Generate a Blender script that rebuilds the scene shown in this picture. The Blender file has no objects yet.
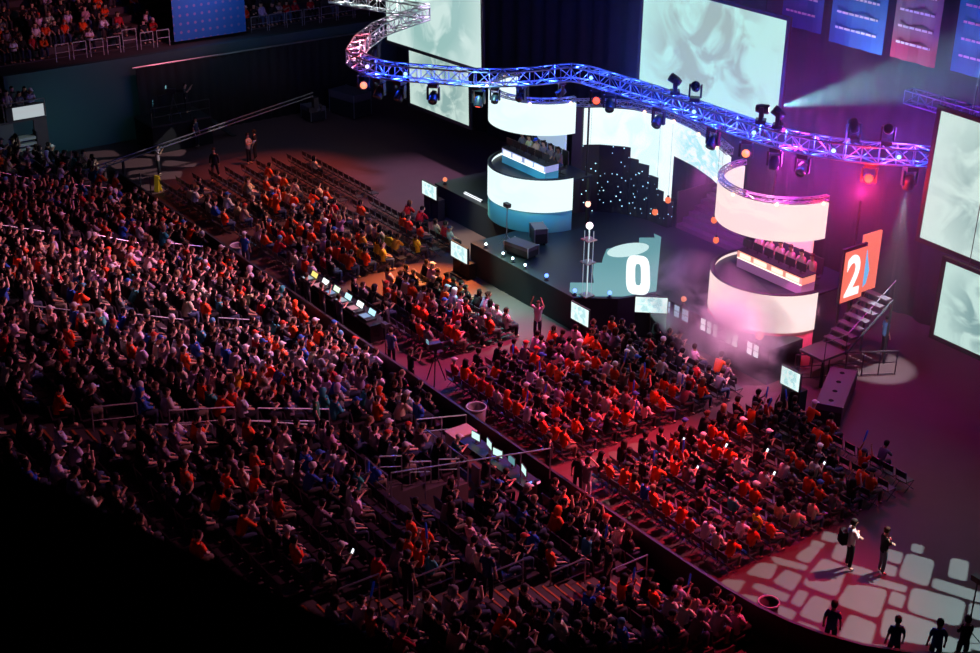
import bpy, bmesh, math, random
import numpy as np
from mathutils import Vector, Matrix
from mathutils.geometry import delaunay_2d_cdt
random.seed(7)
SC = bpy.context.scene
COL = SC.collection
PI = math.pi

# ------------------------------------------------------------------ materials
MATS = {}
def mat(name, col=(.5, .5, .5), rough=.6, metal=0., emit=None, es=1., spec=.5):
    if name in MATS: return MATS[name]
    m = bpy.data.materials.new(name); m.use_nodes = True
    b = m.node_tree.nodes['Principled BSDF']
    b.inputs['Base Color'].default_value = (*col, 1)
    b.inputs['Roughness'].default_value = rough
    b.inputs['Metallic'].default_value = metal
    b.inputs['Specular IOR Level'].default_value = spec
    if emit:
        b.inputs['Emission Color'].default_value = (*emit, 1)
        b.inputs['Emission Strength'].default_value = es
    MATS[name] = m
    return m
def nodes(m): return m.node_tree.nodes, m.node_tree.links
def noisy(name, c1, c2, scale=8., rough=.6, bump=0., detail=4., spec=.5, coord='Object'):
    m = mat(name, c1, rough, spec=spec); N, L = nodes(m); b = N['Principled BSDF']
    tc = N.new('ShaderNodeTexCoord'); n = N.new('ShaderNodeTexNoise'); n.inputs['Scale'].default_value = scale; n.inputs['Detail'].default_value = detail
    r = N.new('ShaderNodeMix'); r.data_type = 'RGBA'
    r.inputs[6].default_value = (*c1, 1); r.inputs[7].default_value = (*c2, 1)
    L.new(tc.outputs[coord], n.inputs['Vector']); L.new(n.outputs['Fac'], r.inputs[0]); L.new(r.outputs[2], b.inputs['Base Color'])
    if bump:
        bp = N.new('ShaderNodeBump'); bp.inputs['Strength'].default_value = bump
        L.new(n.outputs['Fac'], bp.inputs['Height']); L.new(bp.outputs[0], b.inputs['Normal'])
    return m
def object_colour(name, rough=.85):
    m = mat(name, rough=rough, spec=.2); N, L = nodes(m)
    oi = N.new('ShaderNodeObjectInfo'); L.new(oi.outputs['Color'], N['Principled BSDF'].inputs['Base Color'])
    return m
def attr_colour(name, rough=.85):
    m = mat(name, rough=rough, spec=.2); N, L = nodes(m)
    a = N.new('ShaderNodeAttribute'); a.attribute_name = 'tint'; L.new(a.outputs['Color'], N['Principled BSDF'].inputs['Base Color'])
    return m
BLACK = mat('black_fabric', (.012, .012, .014), .9, spec=.15)
DARK = mat('dark_metal', (.03, .03, .034), .5, .3)
PLASTIC = mat('black_plastic', (.02, .02, .022), .4)
STEEL = mat('steel_rail', (.42, .42, .45), .35, .85)
ALU = mat('aluminium_tube', (.40, .41, .45), .34, .8)
CLOTH = object_colour('coloured_cloth')
SKINM = object_colour('skin', .6)
HAIRM = object_colour('hair', .7)
EYE = mat('eye_and_mouth', (.03, .015, .015), .4)
SHOE = mat('shoe', (.03, .03, .035), .6)
CROWDM = attr_colour('crowd_clothes')

# ------------------------------------------------------------------ mesh building
class MB:
    def __init__(s): s.v = []; s.f = []; s.m = []; s.cur = 0
    def add(s, vs, fs):
        o = len(s.v); s.v += [tuple(p) for p in vs]; s.f += [tuple(o + i for i in f) for f in fs]; s.m += [s.cur] * len(fs); return s
    def box(s, x0, x1, y0, y1, z0, z1, M=None):
        vs = [Vector((x, y, z)) for z in (z0, z1) for y in (y0, y1) for x in (x0, x1)]
        if M: vs = [M @ p for p in vs]
        return s.add(vs, [(0, 2, 3, 1), (4, 5, 7, 6), (0, 1, 5, 4), (2, 6, 7, 3), (0, 4, 6, 2), (1, 3, 7, 5)])
    def cbox(s, c, d, M=None):
        return s.box(c[0]-d[0]/2, c[0]+d[0]/2, c[1]-d[1]/2, c[1]+d[1]/2, c[2]-d[2]/2, c[2]+d[2]/2, M)
    def tube(s, pts, r, n=6, r2=None, cap=True):
        pts = [Vector(p) for p in pts]; k = len(pts); rings = []
        up = Vector((0, 0, 1))
        for i, p in enumerate(pts):
            t = (pts[min(i+1, k-1)] - pts[max(i-1, 0)]).normalized()
            a = t.cross(up)
            if a.length < 1e-3: a = t.cross(Vector((1, 0, 0)))
            a.normalize(); b = t.cross(a)
            rr = r if r2 is None else r + (r2 - r) * i / (k - 1)
            rings.append([p + (a * math.cos(2*PI*j/n) + b * math.sin(2*PI*j/n)) * rr for j in range(n)])
        vs = [q for R in rings for q in R]; fs = []
        for i in range(k - 1):
            for j in range(n):
                fs.append((i*n+j, i*n+(j+1) % n, (i+1)*n+(j+1) % n, (i+1)*n+j))
        if cap: fs += [tuple(range(n))[::-1], tuple((k-1)*n + j for j in range(n))]
        return s.add(vs, fs)
    def lathe(s, prof, n=16, M=None, a0=0., a1=2*PI):
        full = abs(a1 - a0 - 2*PI) < 1e-6; c = n if full else n + 1; vs = []; fs = []
        for r, z in prof:
            for j in range(c):
                a = a0 + (a1 - a0) * j / n
                p = Vector((r*math.cos(a), r*math.sin(a), z)); vs.append(M @ p if M else p)
        for i in range(len(prof) - 1):
            for j in range(n):
                j2 = (j + 1) % c
                fs.append((i*c+j, i*c+j2, (i+1)*c+j2, (i+1)*c+j))
        return s.add(vs, fs)
    def ball(s, c, r, n=10, sz=1.):
        prof = [(r*math.sin(PI*i/(n//2+1)) + 1e-5, -r*sz*math.cos(PI*i/(n//2+1))) for i in range(n//2+2)]
        return s.lathe(prof, n, Matrix.Translation(c))
    def prism(s, poly, z0, z1):
        n = len(poly); vs = [(x, y, z0) for x, y in poly] + [(x, y, z1) for x, y in poly]
        return s.add(vs, [tuple(range(n))[::-1], tuple(range(n, 2*n))] + [(i, (i+1) % n, n+(i+1) % n, n+i) for i in range(n)])
    def quad(s, a, b, c, d): return s.add([a, b, c, d], [(0, 1, 2, 3)])
    def mesh(s, name, ms, smooth=False):
        me = bpy.data.meshes.new(name); me.from_pydata(s.v, [], s.f)
        for m in (ms if isinstance(ms, (list, tuple)) else [ms]): me.materials.append(m)
        if any(s.m): me.polygons.foreach_set('material_index', s.m)
        if smooth: me.polygons.foreach_set('use_smooth', [True] * len(me.polygons))
        me.update(); return me
    def build(s, name, ms, parent=None, smooth=False):
        return link(name, s.mesh(name, ms, smooth), parent)
def link(name, me, parent=None):
    o = bpy.data.objects.new(name, me); COL.objects.link(o)
    if parent is not None: o.parent = parent
    return o
def tag(o, label, cat, group=None, kind=None):
    o['label'] = label; o['category'] = cat
    if group: o['group'] = group
    if kind: o['kind'] = kind
    return o
def thing(name, label, cat, loc=(0, 0, 0), rz=0., group=None):
    o = bpy.data.objects.new(name, None); COL.objects.link(o); o.empty_display_size = .1
    o.location = loc; o.rotation_euler = (0, 0, rz)
    return tag(o, label, cat, group)
def struct(o, label, cat='structure'):
    o['kind'] = 'structure'; o['label'] = label; o['category'] = cat; return o
def copy_tree(o, parent=None):
    c = o.copy(); COL.objects.link(c)
    if parent is not None: c.parent = parent
    for ch in list(o.children): copy_tree(ch, c)
    return c
def drop(o):
    for ch in list(o.children): drop(ch)
    bpy.data.objects.remove(o)

# ------------------------------------------------------------------ people
def skin_mesh(name, V, E, root, sub, mats):
    """V: list of (co, rx, ry); grows one continuous surface along the skeleton."""
    me = bpy.data.meshes.new(name + '_rig'); me.from_pydata([v[0] for v in V], E, [])
    ob = bpy.data.objects.new(name + '_rig', me); COL.objects.link(ob)
    md = ob.modifiers.new('skin', 'SKIN'); md.use_smooth_shade = True; md.branch_smoothing = .3
    sv = me.skin_vertices[0].data
    for i, v in enumerate(V):
        sv[i].radius = (v[1], v[2]); sv[i].use_root = (i == root)
    if sub:
        m2 = ob.modifiers.new('sub', 'SUBSURF'); m2.levels = sub; m2.render_levels = sub
    dg = bpy.context.evaluated_depsgraph_get(); dg.update()
    out = bpy.data.meshes.new_from_object(ob.evaluated_get(dg), depsgraph=dg)
    out.name = name; out.materials.clear()
    for m in mats: out.materials.append(m)
    bpy.data.objects.remove(ob); bpy.data.meshes.remove(me)
    return out

def lerp(a, b, t): return tuple(a[i] + (b[i] - a[i]) * t for i in range(3))
class Pose:
    """joint positions of one figure, +Y is where it faces; seated figures have the seat at z = .45"""
    def __init__(s, lean=0., side=0., turn=0., nod=0., arms='lap', seated=True, stride=0., sleeve='short', spread=.11):
        s.seated, s.sleeve, s.turn, s.nod = seated, sleeve, turn, nod
        hz = .545 if seated else .93
        P = s.P = {}
        P['pelvis'] = (0, 0, hz)
        up = .54
        def trunk(t, back=0.):
            return (side*t*up, math.sin(lean)*t*up + back, hz + math.cos(lean)*t*up)
        P['belly'] = trunk(.38, .01); P['chest'] = trunk(.74, -.01); P['neck'] = trunk(1.0)
        P['head0'] = trunk(1.16, .015); n = P['neck']
        P['head'] = (n[0] + side*.1, n[1] + math.sin(lean*.6 + nod)*.2 + .02, n[2] + .185)
        for sx, k in ((-1, 'L'), (1, 'R')):
            c = trunk(.93); sh = P['sh'+k] = (c[0] + sx*.168, c[1], c[2])
            if arms == 'lap':
                el = (sh[0]+sx*.025, sh[1]+.10, sh[2]-.26); wr = (sx*.12, .33, hz+.13); fd = (-sx*.15, .85, -.4)
            elif arms == 'knees':
                el = (sx*.19, sh[1]+.20, sh[2]-.22); wr = (sx*.06, .47, hz+.22); fd = (-sx*.5, .7, .0)
            elif arms == 'up':
                el = (sh[0]+sx*.12, sh[1]+.12, sh[2]+.18); wr = (sh[0]+sx*.02, sh[1]+.14, sh[2]+.44); fd = (-sx*.2, .1, 1)
            elif arms == 'clap':
                el = (sh[0]+sx*.03, sh[1]+.14, sh[2]-.22); wr = (sx*.05, sh[1]+.36, sh[2]-.06); fd = (0, .5, .85)
            elif arms == 'fold':
                el = (sh[0]+sx*.03, sh[1]+.09, sh[2]-.24); wr = (-sx*.06, sh[1]+.22, sh[2]-.22+.03*sx); fd = (-sx*.9, .3, 0)
            elif arms == 'phone':
                el = (sh[0]+sx*.025, sh[1]+.10, sh[2]-.25); wr = (sx*.045, sh[1]+.33, sh[2]-.2); fd = (-sx*.25, .8, .45)
            elif arms == 'shoulder':
                el = (sh[0]+sx*.13, sh[1]+.2, sh[2]-.12); wr = (sh[0]+sx*.02, sh[1]+.33, sh[2]+.1); fd = (-sx*.3, .5, .8)
            elif arms == 'head':
                el = (sh[0]+sx*.24, sh[1]+.1, sh[2]+.14); wr = (sx*.14, sh[1]+.06, sh[2]+.32); fd = (-sx*.9, .2, .3)
            elif arms == 'one_up':
                if sx > 0: el = (sh[0]+.12, sh[1]+.1, sh[2]+.18); wr = (sh[0]+.14, sh[1]+.14, sh[2]+.42); fd = (0, .1, 1)
                else: el = (sh[0]-.06, sh[1]+.10, sh[2]-.26); wr = (-.12, .33, hz+.13); fd = (.15, .85, -.4)
            else:
                el = (sh[0]+sx*.055, sh[1]-.02, sh[2]-.28); wr = (sh[0]+sx*.07, sh[1]+.08, sh[2]-.53); fd = (-sx*.05, .25, -1)
            P['el'+k], P['wr'+k] = el, wr; f = Vector(fd).normalized(); P['fd'+k] = tuple(f)
            P['pa'+k] = tuple(Vector(wr) + f*.06)
            hp = P['hip'+k] = (sx*.095, .02, hz - .015 if seated else hz - .04)
            if seated:
                P['kn'+k] = (sx*(.1 + spread*.4), .41, hz + .0); P['an'+k] = (sx*(.1 + spread*.45), .37 - .08*spread*sx, .09); P['to'+k] = (sx*(.11 + spread*.5), .50, .045)
            else:
                st = stride*sx
                P['kn'+k] = (sx*.105, .03 + st*.22, .5); P['an'+k] = (sx*.11, st*.42 - abs(st)*.03, .095 + (.06 if st < 0 else 0)); P['to'+k] = (sx*.13, st*.42 + .15, .045)
    def body(s, name, sub, fingers=True):
        P = s.P; V = []; E = []; ix = {}
        def v(k, co, rx, ry=None): ix[k] = len(V); V.append((co, rx, ry or rx)); return ix[k]
        def e(a, b): E.append((ix[a], ix[b]))
        v('pelvis', P['pelvis'], .115, .10); v('belly', P['belly'], .115, .095); v('chest', P['chest'], .12, .095); v('neck', P['neck'], .062); v('head0', P['head0'], .062)
        h = Vector(P['head']); v('headm', tuple(h + Vector((0, .005, -.03))), .082, .092); v('headt', tuple(h + Vector((0, -.005, .055))), .078, .09); v('heade', tuple(h + Vector((0, -.005, .10))), .045, .05)
        for a, b in zip(('pelvis', 'belly', 'chest', 'neck', 'head0', 'headm', 'headt'), ('belly', 'chest', 'neck', 'head0', 'headm', 'headt', 'heade')): e(a, b)
        for k in 'LR':
            v('sh'+k, P['sh'+k], .046); v('el'+k, P['el'+k], .04); v('wr'+k, P['wr'+k], .028); v('pa'+k, P['pa'+k], .04, .022)
            e('chest', 'sh'+k); e('sh'+k, 'el'+k); e('el'+k, 'wr'+k); e('wr'+k, 'pa'+k)
            v('hip'+k, P['hip'+k], .082); v('kn'+k, P['kn'+k], .056); v('an'+k, P['an'+k], .04); v('to'+k, P['to'+k], .036)
            v('cf'+k, lerp(P['kn'+k], P['an'+k], .35), .054)
            e('pelvis', 'hip'+k); e('hip'+k, 'kn'+k); e('kn'+k, 'cf'+k); e('cf'+k, 'an'+k); e('an'+k, 'to'+k)
            if fingers:
                f = Vector(P['fd'+k]); pa = Vector(P['pa'+k])
                side = f.cross(Vector((0, 0, 1)));
                if side.length < .1: side = Vector((1, 0, 0))
                side.normalize(); nrm = side.cross(f).normalized()
                for q, ln in enumerate((.062, .074, .07, .055)):
                    b0 = pa + f*.03 + side*(.027 - .018*q); b1 = b0 + f*ln*.55; b2 = b1 + (f*.7 - nrm*.7)*ln*.45
                    v(f'f{q}a'+k, tuple(b0), .0095); v(f'f{q}b'+k, tuple(b1), .009); v(f'f{q}c'+k, tuple(b2), .0075)
                    e('pa'+k, f'f{q}a'+k); e(f'f{q}a'+k, f'f{q}b'+k); e(f'f{q}b'+k, f'f{q}c'+k)
                sg = -1 if k == 'L' else 1
                t0 = Vector(P['wr'+k]) + f*.025 - side*sg*.03; t1 = t0 + f*.04 - side*sg*.02
                v('t0'+k, tuple(t0), .011); v('t1'+k, tuple(t1), .009); e('pa'+k, 't0'+k); e('t0'+k, 't1'+k)
        me = skin_mesh(name, V, E, 0, sub, [SKINM, EYE, SHOE])
        # face: nose, ears, eyes and mouth worked into the head of the same mesh
        bm = bmesh.new(); bm.from_mesh(me); R = Matrix.Rotation(s.turn, 3, 'Z')
        T = lambda x, y, z: h + R @ Vector((x, y, z))
        def lump(c, r, mi=0, sq=(1, 1, 1)):
            mt = Matrix.Translation(T(*c)) @ R.to_4x4() @ Matrix.Diagonal((*sq, 1))
            g = bmesh.ops.create_icosphere(bm, subdivisions=1, radius=r, matrix=mt)
            for fc in {fc for vv in g['verts'] for fc in vv.link_faces}: fc.material_index = mi; fc.smooth = True
        lump((0, .098, -.025), .017, 0, (.8, 1, 1.5)); lump((-.083, 0, -.02), .024, 0, (.4, .8, 1.2)); lump((.083, 0, -.02), .024, 0, (.4, .8, 1.2))
        lump((-.032, .087, .005), .010, 1); lump((.032, .087, .005), .010, 1); lump((0, .087, -.062), .016, 1, (1.4, .5, .45))
        for fc in bm.faces:
            if fc.calc_center_median().z < .085: fc.material_index = 2
        bm.to_mesh(me); bm.free(); return me
    def shirt(s, name, sub):
        P = s.P; V = []; E = []; ix = {}
        def v(k, co, rx, ry=None): ix[k] = len(V); V.append((co, rx, ry or rx))
        def e(a, b): E.append((ix[a], ix[b]))
        v('p', lerp(P['pelvis'], P['belly'], -.25 if s.seated else -.6), .168, .138); v('b', P['belly'], .17, .138); v('c', P['chest'], .185, .145); v('n', lerp(P['chest'], P['neck'], .72), .14, .112); v('n2', lerp(P['chest'], P['neck'], 1.08), .085, .08)
        e('p', 'b'); e('b', 'c'); e('c', 'n'); e('n', 'n2')
        for k in 'LR':
            sx_ = P['sh'+k]; v('s'+k, (sx_[0]*.86, sx_[1], sx_[2] - .004), .078); e('c', 's'+k)
            if s.sleeve == 'long':
                v('e'+k, P['el'+k], .057); v('w'+k, lerp(P['el'+k], P['wr'+k], .9), .042); e('s'+k, 'e'+k); e('e'+k, 'w'+k)
            else:
                v('e'+k, lerp(P['sh'+k], P['el'+k], .8), .066); e('s'+k, 'e'+k)
        return skin_mesh(name, V, E, 0, sub, [CLOTH])
    def trousers(s, name, sub):
        P = s.P; V = []; E = []
        V.append((lerp(P['pelvis'], P['belly'], .5), .142, .116)); V.append((P['pelvis'], .15, .11 if s.seated else .12)); E.append((0, 1))
        for k in 'LR':
            i = len(V); V += [(P['hip'+k], .093, .093), (lerp(P['hip'+k], P['kn'+k], .5), .083, .083), (P['kn'+k], .07, .07), (lerp(P['kn'+k], P['an'+k], .5), .064, .064), (lerp(P['kn'+k], P['an'+k], .93), .055, .055)]
            E += [(1, i), (i, i+1), (i+1, i+2), (i+2, i+3), (i+3, i+4)]
        return skin_mesh(name, V, E, 1, sub, [CLOTH])

def hair_mesh(kind):
    m = MB(); n = 14
    def shell(prof, front):          # profile of (radius, z); front(angle) pulls the hairline up over the face
        rows = []
        for r, z in prof:
            rows.append([(r*1.0*math.cos(a), r*1.12*math.sin(a) - .008, z if not front(a) else max(z, front(a))) for a in (2*PI*j/n for j in range(n))])
        vs = [p for R in rows for p in R] + [(0, -.008, prof[-1][1] + .012)]; fs = []
        for i in range(len(rows) - 1):
            for j in range(n): fs.append((i*n+j, i*n+(j+1) % n, (i+1)*n+(j+1) % n, (i+1)*n+j))
        k = (len(rows) - 1)*n
        fs += [(k+j, k+(j+1) % n, len(vs)-1) for j in range(n)]
        m.add(vs, fs)
    face = lambda a: .055 if math.sin(a) > .3 else 0
    if kind == 'short': shell([(.085, -.06), (.098, -.02), (.102, .04), (.09, .09), (.055, .125)], face)
    if kind == 'long':
        shell([(.10, -.23), (.115, -.15), (.112, -.06), (.106, .0), (.106, .05), (.092, .095), (.055, .13)], face)
    if kind == 'bun':
        shell([(.085, -.06), (.098, -.02), (.102, .04), (.09, .09), (.055, .125)], face); m.ball(Vector((0, -.13, .07)), .05)
    if kind == 'cap':
        shell([(.098, .02), (.105, .045), (.1, .085), (.07, .125), (.03, .138)], lambda a: 0)
        m.add([(-.075, .08, .035), (.075, .08, .035), (.06, .19, .02), (-.06, .19, .02), (-.075, .08, .025), (.075, .08, .025), (.06, .19, .012), (-.06, .19, .012)], [(0, 1, 2, 3), (7, 6, 5, 4), (3, 2, 6, 7), (0, 3, 7, 4), (1, 5, 6, 2)])
    if kind == 'beanie': shell([(.1, .0), (.108, .02), (.108, .07), (.09, .12), (.05, .15)], lambda a: .02 if math.sin(a) > .3 else 0)
    if kind == 'hood': shell([(.12, -.15), (.125, -.06), (.125, .03), (.105, .1), (.06, .14)], face)
    return m.mesh(kind + '_hair', HAIRM, True)
# ------------------------------------------------------------------ camera
cam = bpy.data.cameras.new('camera'); CAMO = bpy.data.objects.new('camera', cam); COL.objects.link(CAMO)
EYEP = Vector((30.7117, -25.97505, 25.65812))
_r, _u, _b = Vector((.586959, .809547, .010591)), Vector((-.352131, .243488, .903724)), Vector((.729028, -.534179, .427984))
CAMO.matrix_world = Matrix(((_r.x, _u.x, _b.x, EYEP.x), (_r.y, _u.y, _b.y, EYEP.y), (_r.z, _u.z, _b.z, EYEP.z), (0, 0, 0, 1)))
cam.sensor_width = 36.; cam.lens = 1428.53*36/980; cam.clip_end = 400; cam.clip_start = .2
cam.dof.use_dof = True; cam.dof.focus_distance = 52.; cam.dof.aperture_fstop = 1.6
SC.camera = CAMO
SC.view_settings.view_transform = 'Standard'; SC.view_settings.look = 'None'
SC.view_settings.exposure = 0.; SC.view_settings.gamma = 1.; SC.view_settings.use_curve_mapping = False
W = bpy.data.worlds.new('arena_dark'); SC.world = W; W.use_nodes = True
W.node_tree.nodes['Background'].inputs[0].default_value = (.10, .045, .12, 1); W.node_tree.nodes['Background'].inputs[1].default_value = .03
def pix(P):
    d = Vector(P) - EYEP; z = -d.dot(_b)
    return 490 + 1428.53*d.dot(_r)/z, 326.5 - 1428.53*d.dot(_u)/z, z

# ------------------------------------------------------------------ lights
def spot(name, loc, target, watts, col, deg, blend=.5, rad=.15):
    l = bpy.data.lights.new(name, 'SPOT'); l.energy = watts; l.color = col; l.spot_size = math.radians(deg); l.spot_blend = blend; l.shadow_soft_size = rad
    o = bpy.data.objects.new(name, l); COL.objects.link(o); o.location = loc
    o.rotation_euler = (Vector(target) - Vector(loc)).to_track_quat('-Z', 'Y').to_euler(); return o
def bulb(name, loc, watts, col, rad=.1):
    l = bpy.data.lights.new(name, 'POINT'); l.energy = watts; l.color = col; l.shadow_soft_size = rad
    o = bpy.data.objects.new(name, l); COL.objects.link(o); o.location = loc; return o

# ------------------------------------------------------------------ setting
FLOORM = noisy('arena_floor', (.082, .040, .046), (.105, .052, .058), 1.3, .55, .03, spec=.3)
struct(MB().box(-62, 34, -30, 40, -.3, 0).build('floor', FLOORM), 'smooth dark arena floor under the seats and stage')
CURTAIN = noisy('navy_drape', (.008, .011, .028), (.018, .026, .06), 3., .85)
def drape(name, p0, p1, z0, z1, fold=.12, per=.55, m=CURTAIN, thick=.04):
    p0, p1 = Vector(p0), Vector(p1); d = p1 - p0; ln = d.length; d.normalize(); nrm = Vector((-d.y, d.x)); n = max(4, int(ln/per*4)); mb = MB(); vs = []
    for i in range(n + 1):
        t = ln*i/n; q = p0 + d*t + nrm*fold*math.sin(2*PI*t/per + .6*math.sin(t*1.3))*.5
        for off in (0, thick):
            for z in (z0, z1): vs.append((q.x + nrm.x*off, q.y + nrm.y*off, z))
    fs = []
    for i in range(n):
        a, b = i*4, i*4 + 4
        fs += [(a, b, b+1, a+1), (a+2, a+3, b+3, b+2), (a+1, b+1, b+3, a+3), (a, a+2, b+2, b)]
    mb.add(vs, fs); return mb.build(name, m, smooth=True)
struct(drape('wall_back', (-44.2, 21.4), (30, 21.4), 0, 17, .3, 1.3), 'tall dark navy drape wall behind the stage')
struct(MB().box(-45.4, -45., -3, 26, 0, 4.75).build('wall_end', mat('end_wall', (.035, .075, .085), .7)), 'dark teal wall below the far end stand')
o = drape('black_curtain', (-44.3, 19.), (-44.3, 4.2), .0, 4.25, .12, .6, mat('black_drape', (.01, .01, .012), .9)); tag(o, 'long black curtain hung along the far end of the floor', 'curtain')
o = MB().tube([(-44.28, 4.0, 4.33), (-44.28, 19., 4.33)], .045).build('curtain_rail', ALU); tag(o, 'thin metal rail running along the top of the long black curtain', 'rail')

# lower stand beside the camera -----------------------------------------------------------------------
TR, RI = .85, .285
def steps(mb, x0, x1, j0, j1):
    for j in range(j0, j1):
        y = -.12 - TR*j; mb.box(x0, x1, y - TR, y - .001, -.2, RI*j)
tier = MB()
steps(tier, -44., -5.45, 0, 23); steps(tier, -5.45, -2.2, 3, 23); steps(tier, -2.2, -.75, 8, 23); steps(tier, -.75, 8.5, 0, 23)
tier.box(-5.45, -.75, -2.67, -.12, -.2, .12); tier.box(-2.2, -.75, -6.92, -2.67, -.2, .02)
CONC = noisy('stand_concrete', (.05, .042, .05), (.08, .065, .075), 2.2, .8)
struct(tier.build('seating_tier', CONC), 'dark stepped concrete tier of the lower stand')
# rink boards: straight, then a rounded corner
bp_ = [(-39., 0), (3.2, 0), (5.2, .02), (7., .08), (8.2, .2), (9.2, .42), (10.1, .75), (11.1, 1.3), (12.0, 2.05), (12.8, 3.0), (13.5, 4.2)]
def ribbon(name, pts, z0, z1, th, m, cap=None):
    mb = MB(); n = len(pts); P = [Vector(p) for p in pts]; vs = []
    for i, p in enumerate(P):
        t = (P[min(i+1, n-1)] - P[max(i-1, 0)]).normalized(); nr = Vector((t.y, -t.x))
        for q in (p, p + nr*th):
            for z in (z0, z1): vs.append((q.x, q.y, z))
    fs = [(0, 1, 3, 2), (4*n-4, 4*n-2, 4*n-1, 4*n-3)]
    for i in range(n - 1):
        a, b = 4*i, 4*i + 4; fs += [(a, b, b+1, a+1), (a+2, a+3, b+3, b+2), (a+1, b+1, b+3, a+3), (a, a+2, b+2, b)]
    mb.add(vs, fs); return mb.build(name, m)
struct(ribbon('trim_1', bp_, 0, 1.0, .1, mat('rink_board', (.028, .022, .026), .5)), 'black barrier boards between the floor and the stand')
# the unlit upper balcony front, close to the camera
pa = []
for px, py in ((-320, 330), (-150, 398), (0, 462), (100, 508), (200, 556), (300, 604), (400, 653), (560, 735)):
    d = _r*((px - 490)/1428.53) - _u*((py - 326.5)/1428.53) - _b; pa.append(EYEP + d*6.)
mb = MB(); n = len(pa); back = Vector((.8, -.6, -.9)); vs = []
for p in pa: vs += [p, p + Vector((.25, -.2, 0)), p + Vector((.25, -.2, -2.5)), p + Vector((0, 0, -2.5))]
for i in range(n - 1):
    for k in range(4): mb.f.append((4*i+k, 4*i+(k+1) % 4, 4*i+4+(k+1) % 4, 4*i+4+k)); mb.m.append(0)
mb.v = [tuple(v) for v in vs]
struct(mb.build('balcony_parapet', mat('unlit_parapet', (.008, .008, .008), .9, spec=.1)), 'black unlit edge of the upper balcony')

# far end stand
et = MB()
for j in range(10):
    et.box(-47.2 - .85*(j+1), -47.2 - .85*j, -24, 24, 0, 4.75 + .38*j)
et.box(-47.2, -45.46, -24, 24, 0, 4.7)
struct(et.build('end_tier', CONC), 'dark stepped end stand above the teal wall')

# ------------------------------------------------------------------ screens
def screen_mat(name, base, dark, scale, es, off=0.):
    m = mat(name, (.02, .02, .02), .85, spec=.05); N, L = nodes(m); b = N['Principled BSDF']
    tc = N.new('ShaderNodeTexCoord'); mp = N.new('ShaderNodeMapping'); mp.inputs['Location'].default_value = (off, off*.7, off); L.new(tc.outputs['Generated'], mp.inputs[0])
    mp.inputs['Scale'].default_value = (1.5, 0, .85)
    n = N.new('ShaderNodeTexNoise'); n.inputs['Scale'].default_value = scale; n.inputs['Detail'].default_value = 3; n.inputs['Distortion'].default_value = 1.1
    g = N.new('ShaderNodeTexGradient'); g.gradient_type = 'SPHERICAL'
    m2 = N.new('ShaderNodeMapping'); m2.inputs['Location'].default_value = (-.95, 0, -.60); m2.inputs['Scale'].default_value = (1.9, 0, 1.2); L.new(tc.outputs['Generated'], m2.inputs[0]); L.new(m2.outputs[0], g.inputs[0])
    cr = N.new('ShaderNodeValToRGB'); cr.color_ramp.elements[0].position = .42; cr.color_ramp.elements[1].position = .58; cr.color_ramp.elements[0].color = (*base, 1); cr.color_ramp.elements[1].color = (*dark, 1)
    L.new(mp.outputs[0], n.inputs['Vector']); L.new(n.outputs['Fac'], cr.inputs[0])
    mx = N.new('ShaderNodeMix'); mx.data_type = 'RGBA'; mx.inputs[6].default_value = (*base, 1); L.new(cr.outputs[0], mx.inputs[7])
    mt = N.new('ShaderNodeMath'); mt.operation = 'MULTIPLY'; mt.inputs[1].default_value = 2.2; mt.use_clamp = True; L.new(g.outputs['Fac'], mt.inputs[0]); L.new(mt.outputs[0], mx.inputs[0])
    L.new(mx.outputs[2], b.inputs['Emission Color']); b.inputs['Emission Strength'].default_value = es; return m
def hung_screen(label, bl, br, h, lean, m, y0):
    """a projection screen in a black frame on two suspension cables; bl, br: lower corners"""
    t = thing('hanging_screen', label, 'screen', (bl[0], bl[1], bl[2]), 0, 'big screens over the stage')
    d = Vector(br) - Vector(bl); w = d.length; t.rotation_euler = (lean, -math.asin(d.z/w), math.atan2(d.y, d.x))
    MB().box(.06, w - .06, -.02, .0, .06, h - .06).build('screen_surface', m, t)
    f = MB(); f.box(-.12, .06, -.05, .06, -.12, h + .1); f.box(w - .06, w + .12, -.05, .06, -.12, h + .1); f.box(.06, w - .06, -.05, .06, -.12, .06); f.box(.06, w - .06, -.05, .06, h - .06, h + .1); f.box(.06, w - .06, .01, .05, .06, h - .06)
    f.build('screen_frame', DARK, t)
    for x in (.15*w, .85*w): MB().tube([(x, .02, h + .1), (x, .02, h + 5)], .015).build('hanging_cable', DARK, t)
TEAL = (.74, .90, .86); TEALD = (.42, .60, .58)
hung_screen('large upper left screen above its smaller twin, pale teal picture', (-36., 15.6, 6.0), (-26.9, 15.6, 6.35), 6., .0, screen_mat('screen_picture_pale', (.63, .82, .78), (.33, .56, .53), 3.1, .95), 15.6)
hung_screen('smaller lower left screen hanging under the upper left one', (-34.2, 15.9, 2.8), (-28.4, 15.9, 2.95), 3.25, 0, screen_mat('screen_picture_small', (.62, .80, .74), (.30, .48, .46), 4., .9, 3.), 15.9)
hung_screen('centre screen with a blurred grey figure on a pale teal picture', (-16.15, 16.5, 8.2), (-7.6, 16.5, 8.2), 4.45, 0, screen_mat('screen_picture_teal', (.50, .86, .80), (.36, .50, .48), 2.6, 1., 7.4), 16.5)
hung_screen('large upper right screen with two tall blurred figures', (.55, 15.6, 6.3), (9.2, 15.6, 6.1), 4.95, 0, screen_mat('screen_picture_right', (.66, .86, .80), (.34, .52, .50), 3.6, .95, 1.7), 15.6)
hung_screen('smaller lower right screen below the large right screen', (2.0, 15.3, 3.0), (8.5, 15.3, 2.9), 3.05, 0, screen_mat('screen_picture_low', (.60, .84, .78), (.24, .42, .42), 3.6, .9, 5.2), 15.3)

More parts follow.
